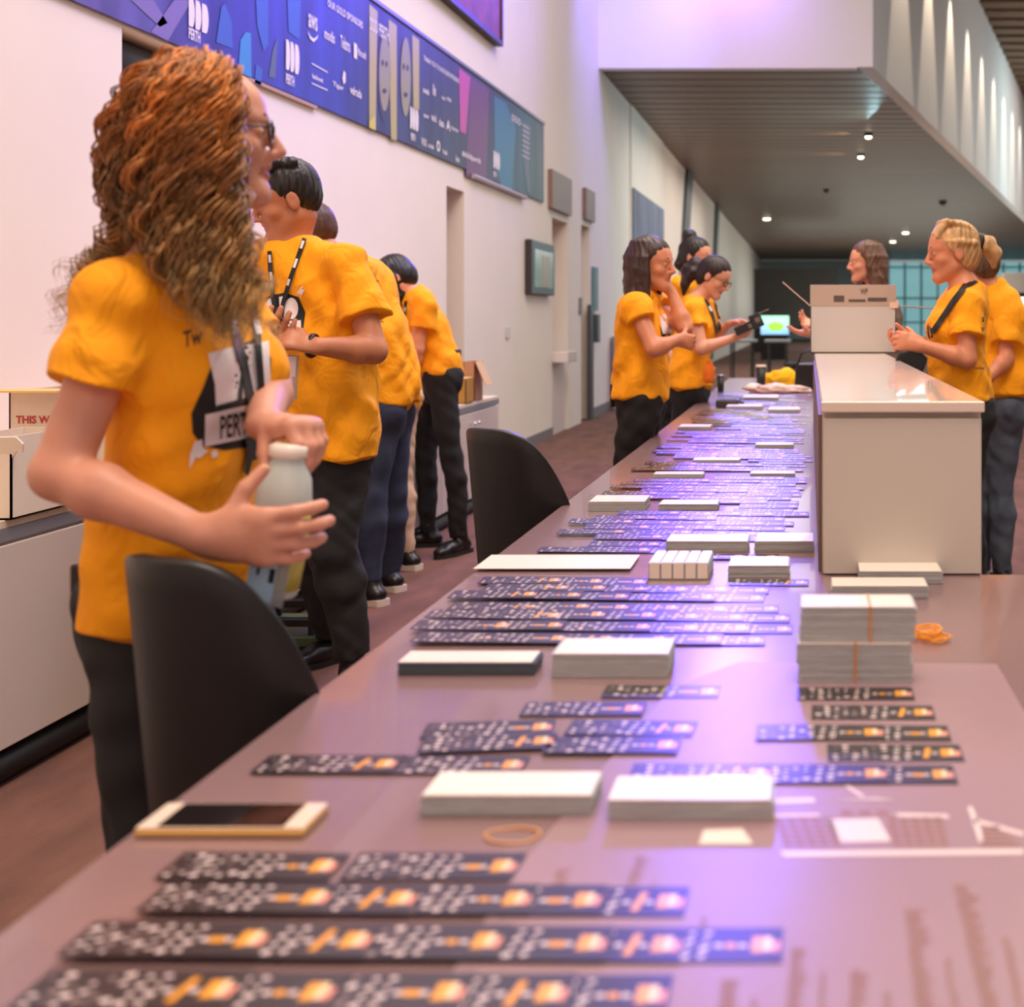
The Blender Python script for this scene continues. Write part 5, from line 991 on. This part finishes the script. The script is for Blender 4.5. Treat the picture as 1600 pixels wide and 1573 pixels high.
hair_mesh(p7, 'hair', CAP+[('L', [(0, -.10, .03), (0, -.15, .02), (.01, -.17, -.04), (.0, -.16, -.12)], [.03, .045, .045, .02], .01), ('L', [(.02, -.10, .0), (.03, -.13, -.03), (.03, -.14, -.12), (.02, -.12, -.18)], [.03, .035, .03, .01], .01)], hbd, .0055)
glasses(p7, mat('glasses_black', (20, 18, 18), .3))
lanyard(p7, [(1096, 452), (1108, 478), (1118, 505), (1124, 540)], [(1118, 470), (1124, 500), (1126, 535)], 7.8, 5, [[(1098, 456), (1102, 464)], [(1108, 478), (1112, 486)]])
o = thing('handheld_reader', 'black handheld card reader held out by the woman with glasses', 'terminal', f_(1172, 510, 7.7)); M = Matrix.Translation(f_(1170, 510, 7.55)) @ Matrix.Rotation(-.42, 4, 'Y')
MB().box(-.085, .075, -.035, .035, -.024, .028, M=M).box(.02, .09, -.04, .04, -.03, .055, M=M).build('body', cupk, o, bevel=.006); MB().box(.0, .03, -.036, -.0352, -.012, .012, M=M).box(.05, .08, -.0412, -.04, .0, .03, M=M).build('screen', MATS['reader_screen'], o)
MB().box(.07, .15, -.03, .03, .045, .0465, M=M).build('paper_receipt', white_p, o)
cl = crumple('waist_cloth', tuple(f_(1108, 598, 7.60)), (.028, .03, .075), mat('orange_cloth', (240, 120, 20), .8), 9, .4); tag(cl, 'orange cloth end hanging at waist of woman with glasses', 'cloth')
# ---- tall woman with a bun
Y0 = 8.6; g_ = lambda x, y, Y=Y0: V3(at(x, y, Y))
J = stand(-.92, 8.6, 1.78, -20)
J.update(H=g_(1089, 402, 8.6), N=g_(1070, 436)); J['shR'] = g_(1060, 448, 8.44); J['shL'] = g_(1082, 446, 8.76)
p8 = person('tall woman with a dark bun standing behind the woman with glasses', J, (.88, -.42, -.12), skin=skinC, res=.0075, seed=61, trs=trs_black, tw=.95)
hair_mesh(p8, 'hair', CAP+[('E', (0, -.075, .135), (.048, .048, .045), .015), ('E', (0, -.09, .04), (.05, .05, .06), .02), ('L', [(.03, -.1, .02), (.04, -.11, -.06), (.02, -.1, -.1)], [.02, .03, .01], .01)], hb1, .006)
# ---- visitor behind the carton
Y0 = 7.6; h_ = lambda x, y, Y=Y0: V3(at(x, y, Y))
J = stand(.46, 7.6, 1.72, 186)
J.update(H=h_(1353, 411), N=h_(1372, 452), C=h_(1376, 498), W=h_(1378, 545), P=h_(1378, 590), up=nrm((-.1, 0, 1)), shL=h_(1376, 468, 7.45), shR=h_(1368, 466, 7.76), elL=h_(1345, 535, 7.35), wrL=h_(1272, 522, 7.35), elR=h_(1345, 530, 7.85), wrR=h_(1280, 512, 7.8))
p9 = person('visitor with long light brown hair and taupe jacket, gesturing behind the open carton', J, (-.97, -.18, -.05), skin=(230, 160, 130), res=.0065, seed=71, shirt=mat('jacket_taupe', (112, 92, 80), .8, bump=.2), longsleeve=True, hands={'L': dict(d=(-.97, 0, .1), n=(0, .2, 1), curls=(8, 15, 15), spread=.25), 'R': dict(d=(-.9, -.1, .35), n=(0, -.6, .8), curls=(15, 25, 20), spread=.3)})
hlb = hair_mat('hair_light_brown', (128, 84, 58))
hair_mesh(p9, 'hair', CAP+locks(34, 16, 75, 285, .25, .014, .02, wave=.008), hlb, .0055)
# ---- blonde with ponytail
Y0 = 5.17; i_ = lambda x, y, Y=Y0: V3(at(x, y, Y))
J = stand(.62, 5.17, 1.68, 188)
J.update(H=i_(1487, 396), N=i_(1506, 448), C=i_(1497, 505), W=i_(1497, 560), P=i_(1503, 608), up=nrm((-.1, 0, 1)), shL=i_(1510, 474, 5.02), shR=i_(1495, 470, 5.32), elL=i_(1511, 562, 4.96), wrL=i_(1440, 540, 4.97), elR=i_(1490, 560, 5.38), wrR=i_(1432, 532, 5.25))
p10 = person('blonde woman with ponytail in yellow shirt, hands together above the raised counter', J, (-.98, -.14, -.12), skin=skinD, res=.0055, seed=81, trs=trs_black, tw=.95, sleeve=.58, hem=.03, hands={'L': dict(d=(-.95, .1, .25), n=(.2, .8, -.3), curls=(35, 40, 30)), 'R': dict(d=(-.9, -.2, -.1), n=(0, -.6, .5), curls=(30, 40, 30))}, bust=.95)
hbl = hair_mat('hair_blonde', (250, 196, 132))
R6 = random.Random(9)
str_ = [('L', [(sx, .062, .072), (sx*1.3, .02, .128), (sx*1.1, -.06, .10), (sx*.4, -.105, .04)], [.008, .012, .012, .01], .006) for sx in (-.05, -.035, -.02, -.005, .01, .025, .04, .055)]+[('L', [(q*.07, .035, .05), (q*.086, -.02, .04), (q*.07, -.08, .03), (q*.01, -.108, .02)], [.006, .012, .012, .01], .006) for q in (1, -1)]
hair_mesh(p10, 'hair', CAP+str_, hbl, .005)
hair_mesh(p10, 'ponytail', [('L', [(0, -.11, .03), (0, -.15, .02), (.0, -.175, -.02), (.0, -.17, -.07)], [.022, .034, .032, .012], .01), ('L', [(.01, -.12, .04), (.01, -.17, .03), (.015, -.185, -.04)], [.02, .022, .01], .01)], hbl, .005)
MB().tube([tuple(p10['T'](.026*math.cos(t), -.122+.006*math.sin(2*t), .03+.028*math.sin(t))) for t in ring_pts(16)], .012, closed=True, seg=8).build('hair_tie', blk, p10['root'], smooth=True)
lanyard(p10, [(1528, 436), (1508, 446), (1490, 470), (1470, 500), (1456, 520)], [(1527, 432), (1520, 437), (1512, 442)], 5.17, 9)
drape('shirt_print', [([(1450, 505), (1455, 512), (1458, 526), (1452, 530), (1447, 520)], inkb)], p10['shirt'], p10['root'], Y0=5.17)
drape('shirt_lettering', [([(1535, 494), (1538, 494), (1538, 503), (1535, 503)], inkb)]+txt_shapes('v', 1533, 1538, 511, 519, inkb)+txt_shapes('nodes', 1522, 1538, 572, 577, inkb), p10['shirt'], p10['root'], Y0=5.17)
sc_ = MB().prism([(-.05, 0), (.02, .02), (.06, -.02), (.03, -.11), (-.02, -.13), (-.07, -.04)], -.008, .008, M=Matrix.Translation(i_(1425, 552, 4.97)) @ Matrix.Rotation(PI/2, 4, 'X')).build('black_bag', blk, bevel=.004); tag(sc_, 'small black folded bag held in the blonde woman hands', 'bag')
# ---- person behind the blonde woman
Y0 = 5.9; k_ = lambda x, y, Y=Y0: V3(at(x, y, Y))
J = stand(.86, 5.9, 1.66, 110)
J.update(H=k_(1524, 410), N=k_(1548, 450), C=k_(1558, 505), W=k_(1562, 560), P=k_(1560, 605), up=nrm((-.25, 0, .96)), shR=k_(1574, 478, 5.84), shL=k_(1530, 474, 5.96), elR=k_(1572, 562, 5.76), wrR=k_(1545, 590, 5.70), elL=k_(1520, 560, 5.98), wrL=k_(1505, 600, 5.98),
         hiR=k_(1571, 640, 5.86), hiL=k_(1545, 640, 5.94), knR=V3(.88, 5.9, .49), knL=V3(.80, 5.96, .49), anR=V3(.885, 5.9, .09), anL=V3(.80, 6.0, .09))
p11 = person('person in yellow shirt and blue grey jeans standing half hidden behind the blonde', J, (-.75, .6, -.1), skin=skinD, res=.0065, seed=91, trs=mat('jeans_grey', (78, 88, 104), .8, var=.2, bump=.3), tw=.9, sleeve=.7, hem=.02, waist_r=.13, shoes='sneaker')
hair_mesh(p11, 'hair', CAP+[('E', (0, -.11, .03), (.035, .035, .035), .01)], hair_mat('hair_ash', (120, 92, 72)), .006)
# ================================================================ far hall things
sk_ = thing('information_kiosk', 'white framed kiosk with lit green and white screen at right picture edge', 'kiosk', (4.15, 25.5, 0))
MB().box(3.86, 5.0, 25.5, 25.8, 0, 2.15).build('cabinet', mat('kiosk_white', (224, 222, 214), .5), sk_, bevel=.01); MB().box(3.94, 4.9, 25.46, 25.5, .45, 1.75).build('bezel', blk, sk_)
MB().box(4.0, 4.84, 25.45, 25.46, .8, 1.66).build('screen', mat('screen_white', (235, 255, 245), .3, emit=1.6), sk_); MB().box(4.0, 4.84, 25.44, 25.45, .8, .95).build('screen_image', mat('screen_green', (150, 220, 60), .3, emit=1), sk_)
MB().box(4.0, 4.1, 25.44, 25.45, .95, 1.66).build('screen_image', MATS['screen_green'], sk_)
bk_ = thing('lit_display', 'green and blue lit display cabinet far down the hall below dark partition', 'display', (-1.0, 38, 0))
MB().box(-1.45, -.65, 38, 38.3, 0, .75).build('cabinet', blk, bk_); MB().box(-1.45, -.62, 38, 38.2, .75, 1.05).build('screen', mat('screen_blue', (150, 200, 250), .3, emit=1), bk_)
MB().box(-1.45, -.62, 37.98, 38.2, 1.05, 1.3).build('screen_top', mat('screen_mint', (170, 250, 200), .3, emit=1.1), bk_); MB().ell((-1.0, 37.97, .98), (.25, .02, .13), seg=16).build('screen_image', MATS['screen_green'], bk_)
pl_ = mat('table_leg_dark', (40, 42, 46), .5)
for (xs, lab) in (((1142, 1174), 'left'), ((1201, 1228), 'right')):
    t = thing('bar_table', lab+' one of two thin legged bar tables beyond the counter end', 'table', at(sum(xs)/2, 560, 17)); x0, x1 = (at(x, 560, 17).x for x in xs)
    MB().box(x0-.06, x1+.06, 17, 17.7, .93, .96).build('table_top', mat('bar_top', (120, 130, 132), .4), t)
    for x in (x0, x1):
        for y in (17.03, 17.65): MB().box(x-.012, x+.012, y-.012, y+.012, 0, .93).build('leg', pl_, t)
for (px, lab) in ((1236, 'dark padded stool standing beyond the carton, left one'), (1262, 'dark padded stool standing beyond the carton, right one')):
    x = at(px, 560, 16).x; t = thing('stool', lab, 'stool', (x, 16, 0)); MB().lathe([(.02, .62), (.08, .63), (.09, .68), (.07, .70), (.001, .70)], M=Matrix.Translation((x, 16, 0))).build('seat', pl_, t, smooth=True)
    for a in range(4): MB().tube([(x+.07*math.cos(a*PI/2+.8), 16+.07*math.sin(a*PI/2+.8), .63), (x+.09*math.cos(a*PI/2+.8), 16+.09*math.sin(a*PI/2+.8), .01)], .01).build('leg', pl_, t)
bx_ = MB().box(WX+.02, WX+.3, 17.6, 18.2, 0, 1.0).build('low_cabinet', mat('grey_bin', (150, 140, 138), .6), bevel=.01); tag(bx_, 'low grey box against left wall behind the brunette', 'cabinet')
# ---- black trolley frame beside the tall man
tr = thing('flat_trolley', 'black flat trolley with stacked dark slats on floor beside the tall man', 'trolley', at(470, 960, 4.9)); q = at(470, 960, 4.9)
for i in range(5): MB().box(q.x-.18+.02*i, q.x+.13+.01*i, 4.75+.05*i, 4.80+.05*i, .12+.06*i, .145+.06*i).build('slat', blk, tr)
MB().box(q.x-.2, q.x+.15, 4.7, 5.1, .06, .09).build('deck', mat('deck_green', (70, 90, 60), .5), tr)
for x in (-.15, .1):
    for y in (4.75, 5.0): MB().lathe([(.001, -.015), (.03, -.015), (.03, .015), (.001, .015)], M=Matrix.Translation((q.x+x, y, .031)) @ Matrix.Rotation(PI/2, 4, 'X')).build('wheel', blk, tr)
    for y in (4.74, 5.05): MB().box(q.x+x-.01, q.x+x+.01, y, y+.015, .03, .42).build('post', blk, tr)
cr_ = crumple('bundle', (q.x, 4.8, .42), (.13, .08, .09), mat('olive_cloth', (184, 176, 60), .8), 12, .35); tag(cr_, 'olive yellow cloth bundle lying on top of black trolley', 'cloth')
